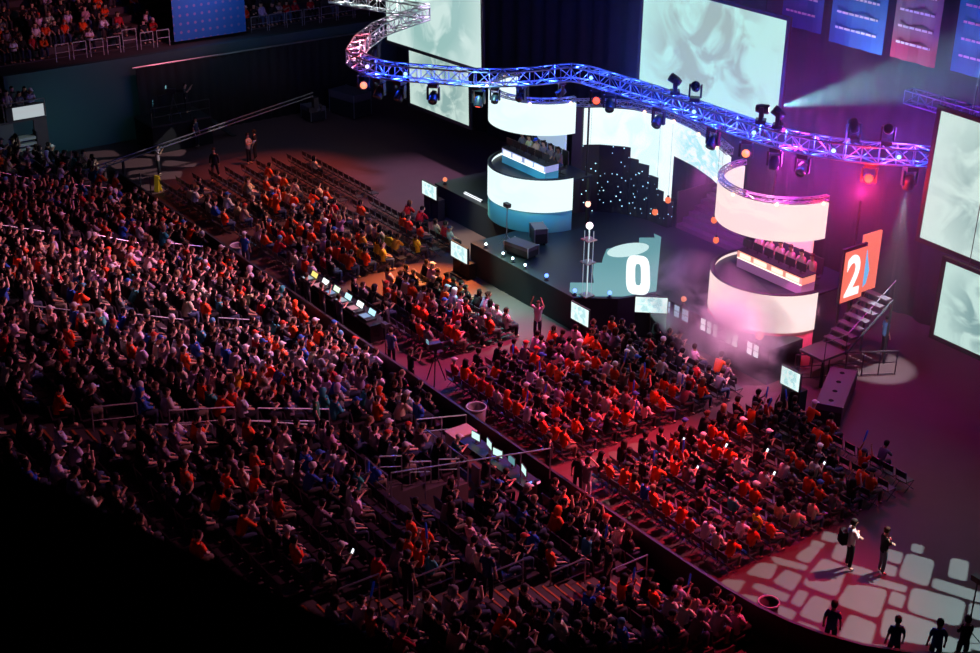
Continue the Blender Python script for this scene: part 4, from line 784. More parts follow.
# seat maps: one number per seat, front row last for the floor blocks; 0 empty seat, 11 aisle, others a shirt colour
CODES = ['.', 'o', 'r', 'w', 'g', 'k', 'b', 't', 'y', 'p', 'c', ' ']
MAPS = {
 'b1': [
  [0, 0, 0, 0, 0, 3, 3, 0, 5, 10, 6, 0, 1],
  [0, 0, 0, 0, 5, 0, 0, 0, 5, 3, 0, 10, 10],
  [0, 0, 0, 0, 0, 0, 0, 0, 0, 0, 0, 5, 5],
  [0, 0, 0, 0, 0, 0, 10, 10, 0, 0, 1, 1, 1],
  [0, 0, 0, 0, 0, 0, 0, 1, 0, 1, 1, 10, 1],
  [0, 0, 0, 0, 1, 0, 10, 1, 0, 10, 0, 0, 1],
  [0, 0, 0, 0, 0, 0, 0, 0, 0, 0, 0, 10, 1],
  [0, 0, 0, 0, 0, 0, 0, 0, 0, 0, 0, 0, 0],
  [0, 0, 0, 0, 10, 0, 0, 0, 0, 0, 0, 0, 0],
  [0, 0, 0, 0, 0, 0, 0, 0, 0, 0, 0, 0, 0]],
 'b1b': [
  [0, 0, 0, 3, 1, 0, 2, 0, 0, 3, 3, 1, 3],
  [0, 5, 1, 5, 2, 1, 0, 5, 9, 1, 5, 2, 5],
  [0, 0, 1, 5, 1, 5, 1, 0, 9, 1, 1, 1, 1],
  [4, 5, 0, 5, 1, 4, 5, 1, 1, 1, 1, 8, 1],
  [1, 5, 0, 2, 5, 9, 0, 0, 1, 8, 0, 8, 8],
  [5, 2, 0, 5, 0, 10, 5, 10, 10, 10, 8, 8, 0],
  [0, 0, 0, 1, 0, 0, 0, 0, 0, 0, 0, 0, 8],
  [0, 0, 0, 0, 0, 0, 0, 1, 1, 0, 1, 0, 0],
  [0, 0, 0, 0, 0, 2, 0, 2, 0, 0, 10, 2, 10]],
 'b2': [
  [5, 4, 5, 0, 5, 0, 0, 0, 5, 1, 4, 0],
  [0, 0, 1, 1, 5, 5, 1, 1, 5, 5, 1, 1],
  [9, 5, 3, 1, 3, 1, 4, 5, 6, 2, 5, 5],
  [5, 5, 0, 5, 5, 1, 3, 9, 2, 0, 9, 1],
  [5, 9, 5, 1, 5, 1, 5, 5, 9, 3, 3, 9]],
 'b3': [
  [2, 1, 1, 2, 1, 3, 1, 1, 3, 5, 1, 1, 1],
  [5, 0, 1, 5, 5, 5, 1, 5, 5, 1, 5, 1, 5],
  [5, 5, 5, 5, 3, 3, 10, 3, 2, 5, 5, 10, 5],
  [2, 4, 1, 1, 1, 1, 0, 5, 4, 4, 3, 1, 1],
  [3, 3, 5, 3, 1, 1, 5, 5, 5, 1, 4, 3, 3],
  [1, 5, 3, 3, 1, 1, 3, 1, 4, 1, 5, 1, 1],
  [5, 3, 1, 1, 1, 5, 5, 5, 1, 5, 1, 1, 4],
  [0, 5, 4, 4, 5, 3, 5, 1, 3, 0, 3, 2, 1],
  [2, 1, 5, 5, 0, 2, 5, 5, 5, 0, 2, 5, 4],
  [5, 2, 0, 1, 5, 5, 5, 0, 3, 0, 1, 4, 0]],
 'b4': [
  [5, 1, 1, 1, 6, 1, 1, 1, 1, 3, 3, 1],
  [5, 5, 5, 1, 0, 0, 0, 5, 0, 0, 3, 1],
  [5, 0, 5, 1, 4, 5, 0, 0, 7, 0, 8, 1],
  [5, 1, 1, 5, 0, 5, 5, 1, 1, 0, 10, 10],
  [5, 5, 2, 1, 1, 3, 0, 3, 0, 5, 0, 10],
  [5, 1, 1, 0, 0, 5, 0, 3, 4, 1, 1, 4],
  [5, 5, 1, 0, 5, 0, 1, 1, 3, 1, 4, 5],
  [5, 1, 5, 5, 0, 5, 5, 5, 5, 0, 1, 1],
  [5, 2, 5, 5, 5, 1, 1, 0, 0, 1, 0, 0],
  [5, 5, 5, 1, 0, 2, 0, 0, 0, 4, 0, 0]],
 'stand': [
  [0, 10, 0, 5, 4, 5, 5, 4, 0, 1, 11, 11, 11, 11, 5, 7, 5, 5, 5, 4, 5, 5, 5, 1, 1, 5, 1, 5, 5, 11, 11, 11, 5, 5, 1, 5, 0, 0, 3, 5, 5, 4, 5, 7, 5, 4, 1, 1, 11, 11, 11, 4, 5, 5, 4, 6, 3, 3, 0, 0, 0, 5, 0, 5, 0, 5, 0, 11, 11, 11, 11, 11, 11, 11, 11, 11, 11, 11, 11, 5, 1, 5, 4, 5, 5, 3, 5, 0, 11, 11, 11, 0, 0, 5, 4, 9],
  [0, 0, 3, 7, 5, 5, 5, 5, 6, 1, 11, 11, 11, 11, 6, 0, 0, 5, 0, 3, 5, 0, 2, 5, 5, 6, 5, 5, 5, 11, 11, 11, 0, 5, 5, 1, 5, 5, 5, 0, 5, 5, 0, 0, 3, 5, 5, 5, 11, 11, 11, 5, 1, 5, 5, 4, 5, 3, 5, 5, 5, 3, 5, 5, 3, 3, 6, 11, 11, 11, 11, 11, 11, 11, 11, 11, 11, 11, 11, 0, 0, 5, 5, 5, 5, 3, 5, 0, 11, 11, 11, 0, 3, 10, 9, 9],
  [5, 5, 0, 5, 5, 5, 5, 4, 5, 5, 11, 11, 11, 11, 4, 5, 2, 3, 5, 0, 5, 0, 5, 5, 5, 9, 5, 5, 7, 11, 11, 11, 3, 1, 10, 7, 1, 3, 5, 1, 5, 0, 2, 1, 10, 5, 2, 5, 11, 11, 11, 1, 5, 4, 1, 0, 9, 9, 5, 9, 9, 9, 0, 5, 1, 5, 10, 11, 11, 11, 11, 11, 11, 11, 11, 11, 11, 11, 11, 0, 5, 5, 0, 1, 5, 0, 7, 5, 11, 11, 11, 5, 1, 3, 3, 4],
  [0, 5, 5, 0, 3, 0, 0, 4, 3, 0, 11, 11, 11, 11, 6, 0, 9, 5, 5, 0, 5, 5, 2, 1, 4, 6, 2, 3, 0, 11, 11, 11, 5, 5, 5, 6, 5, 5, 5, 0, 5, 4, 5, 5, 0, 5, 5, 5, 11, 11, 11, 7, 5, 0, 0, 7, 6, 10, 4, 0, 2, 0, 4, 0, 7, 9, 1, 11, 11, 11, 5, 4, 0, 5, 5, 11, 11, 11, 11, 5, 0, 0, 6, 5, 0, 0, 0, 5, 11, 11, 11, 1, 5, 0, 0, 5],
  [10, 5, 0, 10, 0, 5, 5, 0, 5, 0, 11, 11, 11, 11, 5, 5, 5, 5, 2, 0, 10, 0, 0, 5, 7, 5, 5, 6, 0, 11, 11, 11, 3, 5, 4, 0, 5, 5, 4, 0, 2, 0, 5, 3, 3, 5, 7, 5, 11, 11, 11, 5, 5, 1, 1, 1, 1, 4, 3, 0, 4, 9, 3, 6, 9, 0, 5, 11, 11, 11, 4, 5, 5, 0, 0, 11, 11, 11, 11, 0, 5, 5, 0, 0, 5, 6, 5, 1, 11, 11, 11, 6, 5, 0, 0, 4],
  [5, 5, 0, 0, 5, 5, 5, 0, 0, 5, 11, 11, 11, 11, 5, 1, 5, 0, 5, 10, 5, 5, 5, 5, 9, 5, 0, 1, 1, 11, 11, 11, 1, 5, 3, 0, 3, 0, 0, 5, 5, 5, 5, 5, 3, 0, 9, 1, 11, 11, 11, 0, 4, 5, 3, 2, 5, 3, 5, 10, 5, 5, 5, 9, 0, 7, 7, 11, 11, 11, 4, 3, 5, 3, 5, 11, 11, 11, 11, 5, 0, 0, 0, 5, 0, 0, 5, 0, 11, 11, 11, 0, 6, 5, 0, 6],
  [0, 5, 5, 5, 5, 4, 1, 0, 10, 0, 11, 11, 11, 11, 0, 3, 5, 5, 6, 4, 6, 6, 5, 0, 5, 5, 5, 5, 4, 11, 11, 11, 5, 5, 4, 4, 3, 1, 0, 0, 0, 5, 5, 9, 5, 5, 5, 10, 11, 11, 11, 5, 5, 5, 0, 5, 0, 5, 3, 3, 1, 6, 1, 5, 6, 5, 0, 11, 11, 11, 5, 5, 0, 0, 0, 11, 11, 11, 11, 0, 0, 4, 5, 0, 3, 3, 0, 5, 11, 11, 11, 0, 0, 5, 5, 5],
  [5, 5, 0, 5, 5, 1, 0, 1, 1, 0, 11, 11, 11, 11, 0, 4, 5, 0, 5, 5, 5, 5, 5, 3, 5, 5, 5, 5, 4, 11, 11, 11, 4, 5, 1, 5, 1, 9, 3, 5, 5, 7, 9, 4, 5, 0, 5, 5, 11, 11, 11, 0, 5, 7, 5, 5, 3, 6, 9, 0, 5, 1, 4, 0, 1, 5, 4, 11, 11, 11, 3, 9, 0, 0, 0, 0, 6, 0, 0, 0, 0, 5, 0, 0, 0, 0, 3, 3, 11, 11, 11, 5, 0, 7, 3, 5],
  [0, 5, 6, 1, 5, 5, 5, 5, 5, 0, 11, 11, 11, 11, 5, 4, 5, 5, 0, 5, 2, 4, 4, 5, 5, 5, 0, 4, 5, 11, 11, 11, 0, 5, 5, 0, 3, 4, 5, 5, 1, 5, 5, 5, 5, 7, 5, 5, 11, 11, 11, 0, 5, 5, 4, 0, 6, 0, 5, 0, 5, 0, 8, 1, 5, 5, 5, 11, 11, 11, 5, 5, 0, 0, 3, 3, 5, 7, 0, 0, 0, 0, 0, 1, 1, 0, 5, 0, 11, 11, 11, 0, 4, 5, 5, 0],
  [0, 5, 5, 5, 5, 10, 5, 5, 4, 4, 11, 11, 11, 11, 0, 0, 5, 0, 0, 0, 0, 1, 5, 5, 1, 5, 2, 5, 5, 11, 11, 11, 5, 0, 9, 0, 5, 3, 4, 3, 5, 3, 3, 4, 0, 1, 5, 4, 11, 11, 11, 3, 5, 5, 0, 5, 3, 4, 1, 0, 5, 9, 10, 5, 5, 1, 3, 11, 11, 11, 5, 3, 0, 5, 6, 5, 0, 6, 5, 3, 3, 0, 0, 0, 0, 1, 1, 7, 11, 11, 11, 4, 0, 1, 0, 4],
  [5, 5, 5, 0, 5, 0, 3, 7, 5, 5, 11, 11, 11, 11, 3, 5, 5, 5, 4, 4, 5, 5, 5, 5, 5, 4, 9, 5, 4, 11, 11, 11, 5, 5, 5, 10, 4, 5, 5, 5, 5, 5, 3, 6, 7, 5, 5, 5, 11, 11, 11, 6, 5, 4, 3, 6, 5, 3, 4, 5, 0, 10, 9, 5, 1, 7, 1, 11, 11, 11, 1, 5, 5, 4, 3, 3, 4, 6, 0, 5, 0, 0, 4, 0, 0, 0, 4, 3, 11, 11, 11, 4, 0, 5, 0, 5],
  [0, 5, 1, 5, 5, 0, 4, 4, 5, 5, 11, 11, 11, 11, 4, 5, 5, 0, 5, 3, 1, 0, 9, 5, 5, 5, 5, 1, 0, 11, 11, 11, 5, 5, 5, 5, 5, 1, 5, 9, 1, 10, 3, 2, 5, 4, 6, 1, 11, 11, 11, 3, 7, 6, 5, 5, 3, 1, 3, 0, 5, 5, 0, 5, 5, 5, 5, 11, 11, 11, 5, 5, 5, 0, 1, 0, 5, 0, 0, 0, 0, 4, 0, 0, 0, 0, 0, 2, 11, 11, 11, 3, 5, 5, 10, 5],
  [0, 5, 5, 9, 4, 10, 5, 0, 4, 5, 11, 11, 11, 11, 0, 5, 0, 0, 1, 4, 5, 0, 5, 5, 5, 5, 5, 5, 2, 11, 11, 11, 2, 5, 5, 6, 5, 0, 5, 5, 1, 5, 4, 3, 5, 5, 5, 5, 11, 11, 11, 6, 1, 5, 5, 3, 7, 3, 5, 0, 0, 5, 4, 5, 5, 5, 9, 11, 11, 11, 1, 9, 0, 0, 5, 4, 3, 1, 0, 9, 1, 0, 0, 0, 0, 0, 5, 0, 11, 11, 11, 0, 3, 5, 0, 0],
  [2, 5, 0, 5, 4, 4, 0, 0, 0, 5, 11, 11, 11, 11, 0, 5, 5, 7, 5, 5, 0, 0, 5, 5, 4, 10, 0, 5, 0, 11, 11, 11, 5, 5, 5, 5, 3, 4, 0, 1, 3, 6, 5, 1, 5, 5, 5, 3, 11, 11, 11, 0, 10, 4, 5, 1, 0, 0, 4, 5, 5, 0, 0, 5, 4, 3, 6, 11, 11, 11, 3, 4, 0, 0, 5, 0, 5, 1, 0, 0, 3, 0, 5, 5, 5, 1, 0, 5, 11, 11, 11, 3, 1, 5, 2, 4],
  [0, 5, 5, 0, 0, 5, 4, 0, 7, 5, 11, 11, 11, 11, 0, 4, 7, 5, 5, 3, 0, 5, 9, 5, 6, 10, 5, 7, 9, 11, 11, 11, 5, 0, 5, 0, 10, 0, 5, 5, 9, 5, 5, 5, 5, 0, 5, 6, 11, 11, 11, 9, 3, 5, 0, 0, 5, 5, 2, 0, 3, 5, 0, 0, 0, 0, 0, 11, 11, 11, 5, 5, 0, 4, 0, 5, 1, 0, 0, 1, 5, 0, 1, 0, 0, 0, 0, 0, 11, 11, 11, 4, 0, 9, 6, 0],
  [0, 0, 10, 4, 1, 5, 0, 5, 0, 5, 11, 11, 11, 11, 5, 4, 0, 0, 3, 4, 6, 5, 5, 5, 5, 9, 6, 5, 5, 11, 11, 11, 1, 5, 5, 5, 4, 0, 4, 0, 0, 5, 0, 5, 4, 5, 5, 5, 11, 11, 11, 5, 9, 5, 3, 0, 0, 5, 0, 5, 0, 0, 5, 5, 5, 5, 5, 11, 11, 11, 0, 9, 0, 0, 5, 0, 5, 0, 4, 5, 0, 5, 0, 0, 0, 0, 0, 0, 11, 11, 11, 5, 5, 5, 5, 0],
  [1, 5, 9, 0, 5, 3, 0, 0, 0, 5, 11, 11, 11, 11, 5, 6, 0, 7, 3, 0, 3, 7, 0, 1, 5, 0, 9, 4, 10, 11, 11, 11, 5, 5, 6, 1, 5, 6, 0, 9, 5, 6, 5, 5, 4, 1, 5, 5, 11, 11, 11, 5, 5, 0, 10, 6, 0, 2, 5, 5, 0, 10, 0, 0, 0, 0, 1, 11, 11, 11, 0, 0, 0, 5, 0, 0, 0, 0, 0, 0, 0, 0, 0, 0, 1, 0, 0, 5, 11, 11, 11, 10, 5, 5, 5, 4],
  [0, 0, 5, 1, 1, 5, 0, 5, 5, 4, 11, 11, 11, 11, 0, 0, 5, 4, 0, 0, 5, 5, 6, 5, 3, 5, 5, 5, 0, 11, 11, 11, 0, 0, 5, 5, 5, 4, 5, 5, 1, 0, 5, 0, 5, 0, 5, 5, 11, 11, 11, 6, 5, 0, 0, 5, 5, 0, 5, 0, 5, 5, 3, 5, 5, 5, 0, 11, 11, 11, 0, 3, 0, 9, 0, 5, 5, 0, 5, 5, 5, 0, 5, 5, 0, 0, 0, 3, 11, 11, 11, 6, 5, 4, 5, 0],
  [0, 0, 1, 0, 5, 5, 0, 0, 6, 1, 11, 11, 11, 11, 3, 5, 5, 0, 5, 2, 4, 0, 0, 0, 5, 5, 5, 5, 5, 11, 11, 11, 10, 5, 5, 4, 4, 5, 4, 7, 5, 0, 5, 5, 5, 5, 5, 0, 11, 11, 11, 1, 5, 4, 4, 0, 5, 5, 6, 5, 3, 0, 0, 5, 5, 0, 0, 11, 11, 11, 5, 5, 5, 0, 5, 3, 0, 4, 0, 3, 5, 0, 3, 9, 5, 0, 0, 0, 11, 11, 11, 0, 5, 0, 0, 5],
  [5, 3, 5, 4, 4, 0, 0, 4, 10, 5, 11, 11, 11, 11, 5, 5, 5, 5, 5, 10, 5, 5, 5, 5, 5, 5, 0, 5, 0, 11, 11, 11, 5, 4, 5, 5, 4, 0, 4, 5, 4, 3, 5, 4, 3, 5, 5, 2, 11, 11, 11, 5, 0, 5, 4, 5, 5, 0, 5, 1, 3, 9, 4, 0, 0, 0, 4, 11, 11, 11, 3, 0, 0, 5, 0, 5, 6, 0, 4, 0, 0, 3, 0, 7, 0, 5, 0, 0, 11, 11, 11, 0, 5, 0, 5, 6],
  [5, 7, 5, 0, 7, 5, 5, 5, 7, 0, 11, 11, 11, 11, 2, 0, 0, 4, 5, 0, 5, 5, 5, 5, 5, 0, 5, 3, 0, 11, 11, 11, 2, 1, 2, 4, 5, 0, 0, 5, 5, 5, 5, 5, 9, 5, 5, 0, 11, 11, 11, 1, 0, 0, 2, 4, 5, 5, 5, 0, 7, 5, 6, 4, 0, 0, 5, 11, 11, 11, 7, 5, 0, 0, 9, 6, 0, 0, 0, 5, 0, 0, 0, 5, 4, 3, 0, 0, 11, 11, 11, 0, 0, 6, 0, 5]],
}
# ------------------------------------------------------------------ seats and people
BLK = {'b1': (-35.5, .56, 1.7, .93, 'far floor block by yellow sign'), 'b1b': (-27.4, .56, 1.9, .93, 'floor block before left stage end'), 'b2': (-17.9, .56, 2.5, .87, 'small floor block beside mixing desk'),
       'b3': (-9.3, .555, 1.7, .93, 'middle floor block below stage corner'), 'b4': (-.7, .56, 1.7, .93, 'floor block beside stone-lit floor')}
SHIRT = {'o': (.86, .085, .015), 'r': (.55, .02, .03), 'w': (.74, .72, .76), 'g': (.20, .19, .22), 'k': (.018, .017, .022), 'b': (.03, .11, .48), 't': (.05, .36, .38), 'y': (.82, .58, .04), 'p': (.52, .36, .52), 'c': (.62, .5, .36)}
WORD = {'o': 'orange', 'r': 'dark red', 'w': 'white', 'g': 'grey', 'k': 'black', 'b': 'blue', 't': 'teal', 'y': 'yellow', 'p': 'lilac', 'c': 'cream'}
rnd = random.Random(11)
def section(x):
    return 'stand section at rink corner' if x > 5 else 'stand section beside camera platform' if x > -5.75 else 'stand section opposite middle floor block' if x > -15.5 else 'stand section opposite mixing desk' if x > -25.6 else 'stand section opposite yellow sign'
SEATS = []      # x, y, z, code, row word, seat word, place, floor?
for k, (x0, px, y0, py, place) in BLK.items():
    R = [[CODES[v] for v in row] for row in MAPS[k]]
    for j, row in enumerate(R):
        for i, c in enumerate(row):
            if k == 'b3' and (i == 0 and j > 5 or i < 4 and j == 9) or k == 'b4' and i < 2 and j == 9: continue
            SEATS.append((x0 + i*px, y0 + j*py, 0., c, ORD[len(R)-1-j] + ' row', ORD[i] + ' seat', place, True))
for j, row in enumerate([[CODES[v] for v in row] for row in MAPS['stand']]):
    cnt = {}
    for i, c in enumerate(row):
        if c == ' ': continue
        x = -41.2 + .52*i; s_ = section(x); cnt[s_] = cnt.get(s_, -1) + 1
        if j < 5 and abs(x + 38.1) < .95: continue
        SEATS.append((x, -.72 - TR*j, RI*j, c, ORD[j] + ' row up', ORD[cnt[s_]] + ' seat', s_, False))
def in_view(x, y, z, pad=6):
    px, py, d = pix((x, y, z + .8))
    if not (-pad < px < 980 + pad and -pad < py < 653 + pad): return None
    # hidden by the dark balcony edge
    if py > 470 + px*.455 and px < 430: return None
    return px, py, d
# folding chairs: seat, backrest, two side frames
def chair_parts():
    a = MB(); a.box(-.20, .20, -.20, .21, .355, .385); b = MB(); M = Matrix.Translation((0, -.255, .56)) @ Matrix.Rotation(.12, 4, 'X'); b.box(-.205, .205, -.012, .012, 0, .24, M)
    fr = []
    for sx in (-.215, .215):
        m = MB(); m.tube([(sx, .24, .01), (sx, -.2, .36), (sx, -.245, .55), (sx, -.29, .83)], .013, 5); m.tube([(sx, -.22, .01), (sx, .19, .37)], .013, 5); fr.append(m)
    return a, b, fr
CH_S, CH_B, CH_F = chair_parts()
PADM = mat('chair_pad', (.035, .035, .042), .4, spec=.6); TUBEM = mat('chair_tube', (.10, .10, .115), .35, .7)
def rank(s, boost):
    v = in_view(*s[:3]); return (boost/v[2]) if v else 0.
fl_ = sorted((s for s in SEATS if s[7] and in_view(*s[:3])), key=lambda s: -rank(s, 1.5 if s[3] == '.' else 1.))
proto = thing('folding_chair', '', 'chair', group='black folding chairs on the floor')
CH_S.build('seat', PADM, proto); CH_B.build('backrest', PADM, proto)
for m in CH_F: m.build('leg_frame', TUBEM, proto)
def stuff_mesh(name, bases, spots, label, cat, ms, parts_idx):
    """many small repeats beyond the individually built ones, as one mesh"""
    mb = MB()
    for x, y, z in spots:
        for q, b in enumerate(bases):
            mb.cur = parts_idx[q]; mb.add([(vx + x, vy + y, vz + z) for vx, vy, vz in b.v], b.f)
    o = mb.build(name, ms); return tag(o, label, cat, None, 'stuff')
first = True
for s in fl_[:290]:
    o = proto if first else copy_tree(proto); first = False
    o.location = s[:3]; o['label'] = f"{'empty' if s[3] == '.' else 'occupied'} black folding chair, {s[5]} of {s[4]}, {s[6]}"
rest = [s[:3] for s in fl_[290:]]
if rest: stuff_mesh('folding_chairs', [CH_S, CH_B] + CH_F, rest, 'remaining black folding chairs further back on the arena floor', 'chairs', [PADM, TUBEM], [0, 0, 1, 1])
# stand seats
SEATM = mat('stand_seat', (.035, .022, .035), .5)
sp, sb_ = MB(), MB(); sp.box(-.22, .22, -.2, .22, .33, .385); sp.box(-.05, .05, -.1, .1, .005, .328)
M = Matrix.Translation((0, -.23, .38)) @ Matrix.Rotation(.16, 4, 'X'); sb_.box(-.225, .225, -.03, .01, 0, .46, M)
st_ = sorted((s for s in SEATS if not s[7] and in_view(*s[:3], 30)), key=lambda s: -rank(s, 1.5 if s[3] == '.' else .8))
proto = thing('stand_seat', '', 'seat', group='dark tip-up seats of the lower stand'); sp.build('seat', SEATM, proto); sb_.build('backrest', SEATM, proto); first = True
for s in st_[:280]:
    o = proto if first else copy_tree(proto); first = False
    o.location = s[:3]; o['label'] = f"{'empty' if s[3] == '.' else 'occupied'} dark stand seat, {s[5]} of {s[4]}, {s[6]}"
stuff_mesh('stand_seats', [sp, sb_], [s[:3] for s in st_[280:]], 'remaining dark seats further along the lower stand', 'seats', [SEATM], [0, 0])

# figures
POSES = [Pose(arms='lap'), Pose(lean=.38, arms='knees', sleeve='long'), Pose(lean=.12, arms='clap'), Pose(lean=-.1, arms='fold', sleeve='long', turn=.25), Pose(lean=.15, arms='phone', nod=.35), Pose(arms='lap', side=.12, turn=-.35, sleeve='long', spread=.2), Pose(lean=.22, arms='lap', turn=.3), Pose(arms='up'), Pose(lean=-.14, side=-.08, arms='lap', turn=.15, spread=.24)]
HAIRS = ['short', 'long', 'bun', 'cap', 'beanie', 'hood']
HM = {k: hair_mesh(k) for k in HAIRS}
HW = {'short': 'with short hair', 'long': 'with long hair', 'bun': 'with tied-up hair', 'cap': 'in a cap', 'beanie': 'in a beanie', 'hood': 'wearing a hood'}
def figure_meshes(p, i): return p.body(f'body_{i}', 1), p.shirt(f'shirt_{i}', 1), p.trousers(f'trousers_{i}', 1)
FM = [figure_meshes(p, i) for i, p in enumerate(POSES)]
SKINS = [(.62, .38, .27), (.52, .30, .20), (.7, .45, .34), (.3, .16, .10), (.45, .26, .17)]
HAIRC = [(.014, .010, .008), (.03, .018, .010), (.01, .008, .008), (.06, .035, .018), (.22, .15, .08)]
TROUS = [(.02, .022, .03), (.03, .04, .08), (.05, .05, .055), (.015, .015, .017), (.16, .13, .10), (.05, .08, .16)]
HEADC = {'cap': [(.7, .7, .72), (.03, .03, .04), (.02, .02, .025), (.6, .6, .62), (.05, .05, .08), (.03, .1, .4), (.5, .05, .03)], 'beanie': [(.65, .65, .68), (.1, .1, .12), (.1, .3, .5)]}
def person(loc, rz, meshes, P, shirt, trous, skin, hair, haircol, label, group=None, sc=1.):
    me, ms, mt = meshes
    o = link('person', me); o.location = loc; o.rotation_euler = (0, 0, rz); o.scale = (sc,)*3; o.color = (*skin, 1); tag(o, label, 'person', group)
    a = link('shirt', ms, o); a.color = (*shirt, 1); a = link('trousers', mt, o); a.color = (*trous, 1)
    a = link({'cap': 'cap', 'beanie': 'beanie', 'hood': 'hood'}.get(hair, 'hair'), HM[hair], o); a.location = P.P['head']; a.rotation_euler = (0, 0, P.turn); a.color = (*haircol, 1)
    return o
def dress(c):
    h = rnd.choices(HAIRS, (56, 14, 5, 14, 3, 3))[0]
    hc = SHIRT[c] if h == 'hood' else rnd.choice(HEADC[h]) if h in HEADC else rnd.choices(HAIRC, (6, 5, 6, 3, 1))[0]
    sh = tuple(min(.95, v*rnd.uniform(.75, 1.2)) for v in SHIRT[c])
    return h, hc, sh, rnd.choice(TROUS), rnd.choice(SKINS)
occ = [s for s in SEATS if s[3] != '.']
vis = []
for s in occ:
    v = in_view(*s[:3], 14)
    if v:
        sc = 1.32/v[2] if s[7] else 1/v[2]*(.8 if v[1] > 600 or v[0] < 200 else 1.)
        vis.append((sc, s))
vis.sort(key=lambda q: -q[0])
NIND = 262
sticks = 0; phones = 0
for k, (_s, s) in enumerate(vis[:NIND]):
    c = s[3]; h, hc, sh, tr, sk = dress(c); pi = rnd.choices(range(9), (16, 16, 9, 12, 11, 10, 12, 5, 9))[0]; P = POSES[pi]
    loc = (s[0] + rnd.uniform(-.02, .02), s[1] + rnd.uniform(-.0, .02), s[2]); rz = rnd.uniform(-.1, .1)
    person(loc, rz, FM[pi], P, sh, tr, sk, h, hc, f"{WORD[c]}-shirted spectator {HW[h]}, {s[5]} of {s[4]}, {s[6]}".replace('dark red', 'dark-red'), 'seated spectators nearest the camera', rnd.uniform(.94, 1.04))
    R = Matrix.Translation(loc) @ Matrix.Rotation(rz, 4, 'Z')
    if pi in (2, 7) and sticks < 26 and rnd.random() < .75:
        sticks += 1
        kk = 'R' if rnd.random() < .5 else 'L'
        p0 = R @ Vector(P.P['pa' + kk]); d = Vector((rnd.uniform(-.3, .3), rnd.uniform(0, .3), 1)).normalized(); mb = MB(); prof = [(.005, -.08), (.028, -.06), (.032, .18), (.028, .36), (.005, .39)]
        mb.lathe(prof, 8, d.to_track_quat('Z', 'Y').to_matrix().to_4x4()); o = mb.build('inflatable_stick', mat('stick_blue', (.02, .10, .75), .35, emit=(.02, .08, .8), es=.03), None, True); o.location = p0
        tag(o, f"blue inflatable stick, {s[5]} of {s[4]}, {s[6]}", 'clapper', 'blue inflatable sticks')
    if pi == 4 and phones < 7:
        phones += 1; p0 = R @ (Vector(P.P['paR'])*.5 + Vector(P.P['paL'])*.5 + Vector((0, .05, .02)))
        t = thing('mobile_phone', f"lit phone held low, {s[5]} of {s[4]}, {s[6]}", 'phone', p0, rz, 'lit phones in the crowd'); Mx = Matrix.Rotation(-.5, 4, 'X')
        MB().box(-.04, .04, -.006, .006, -.02, .13, Mx).build('phone_case', PLASTIC, t); MB().box(-.036, .036, -.011, -.007, -.012, .122, Mx).build('lit_screen', mat('phone_glow', (.02, .02, .02), emit=(.8, .9, 1), es=2.), t)
# everybody further away, as one crowd
LOD = []
for i, p in enumerate(POSES):
    ents = []
    for nm, me in (('skin', p.body(f'far_body_{i}', 0, False)), ('shirt', p.shirt(f'far_shirt_{i}', 0)), ('trousers', p.trousers(f'far_trousers_{i}', 0))):
        ents.append((nm, np.array([v.co for v in me.vertices]), [tuple(f.vertices) for f in me.polygons])); bpy.data.meshes.remove(me)
    for h in HAIRS:
        me = HM[h]; c, s_ = math.cos(p.turn), math.sin(p.turn); v = np.array([v.co for v in me.vertices]) @ np.array([[c, s_, 0], [-s_, c, 0], [0, 0, 1]]) + np.array(p.P['head'])
        ents.append((h, v, [tuple(f.vertices) for f in me.polygons]))
    LOD.append(ents)
CV, CF, CC, base = [], [], [], 0
def crowd_add(loc, rz, c):
    global base
    h, hc, sh, tr, sk = dress(c); pi = rnd.choices(range(9), (16, 16, 9, 12, 11, 10, 12, 4, 9))[0]; cs, sn = math.cos(rz), math.sin(rz); R = np.array([[cs, sn, 0], [-sn, cs, 0], [0, 0, 1]])*rnd.uniform(.94, 1.04)
    for nm, v, f in LOD[pi]:
        if nm in HAIRS and nm != h: continue
        col = {'skin': sk, 'shirt': sh, 'trousers': tr}.get(nm, hc)
        CV.append(v @ R + np.array(loc)); CF.extend(tuple(q + base for q in ff) for ff in f); CC.append(np.tile((*col, 1.), (len(v), 1))); base += len(v)
for _s, s in vis[NIND:]: crowd_add((s[0] + rnd.uniform(-.03, .03), s[1], s[2]), rnd.uniform(-.2, .2), s[3])
for j in range(10):
    for i in range(58):
        y = -8. + .55*i
        if rnd.random() < .42 and in_view(-47.7 - .85*j, y, 4.75 + .38*j, 10) and not 7.3 < y < 12.1: crowd_add((-47.75 - .85*j, y, 4.75 + .38*j), -PI/2 + rnd.uniform(-.2, .2), rnd.choice('kkkkgrroowp'))
for i in range(14): crowd_add((-42.95 - .85*(i % 2), -6.1 + .62*(i // 2), 3.12), -PI/2 + rnd.uniform(-.3, .3), rnd.choice('kkgprk'))
me = bpy.data.meshes.new('crowd'); me.from_pydata(np.concatenate(CV).tolist(), [], CF); me.materials.append(CROWDM)
at = me.color_attributes.new('tint', 'FLOAT_COLOR', 'POINT'); at.data.foreach_set('color', np.concatenate(CC).astype(np.float32).ravel()); me.polygons.foreach_set('use_smooth', [True]*len(me.polygons))
tag(link('crowd', me), 'dense seated crowd filling the far stands and farther floor seats', 'crowd', None, 'stuff')

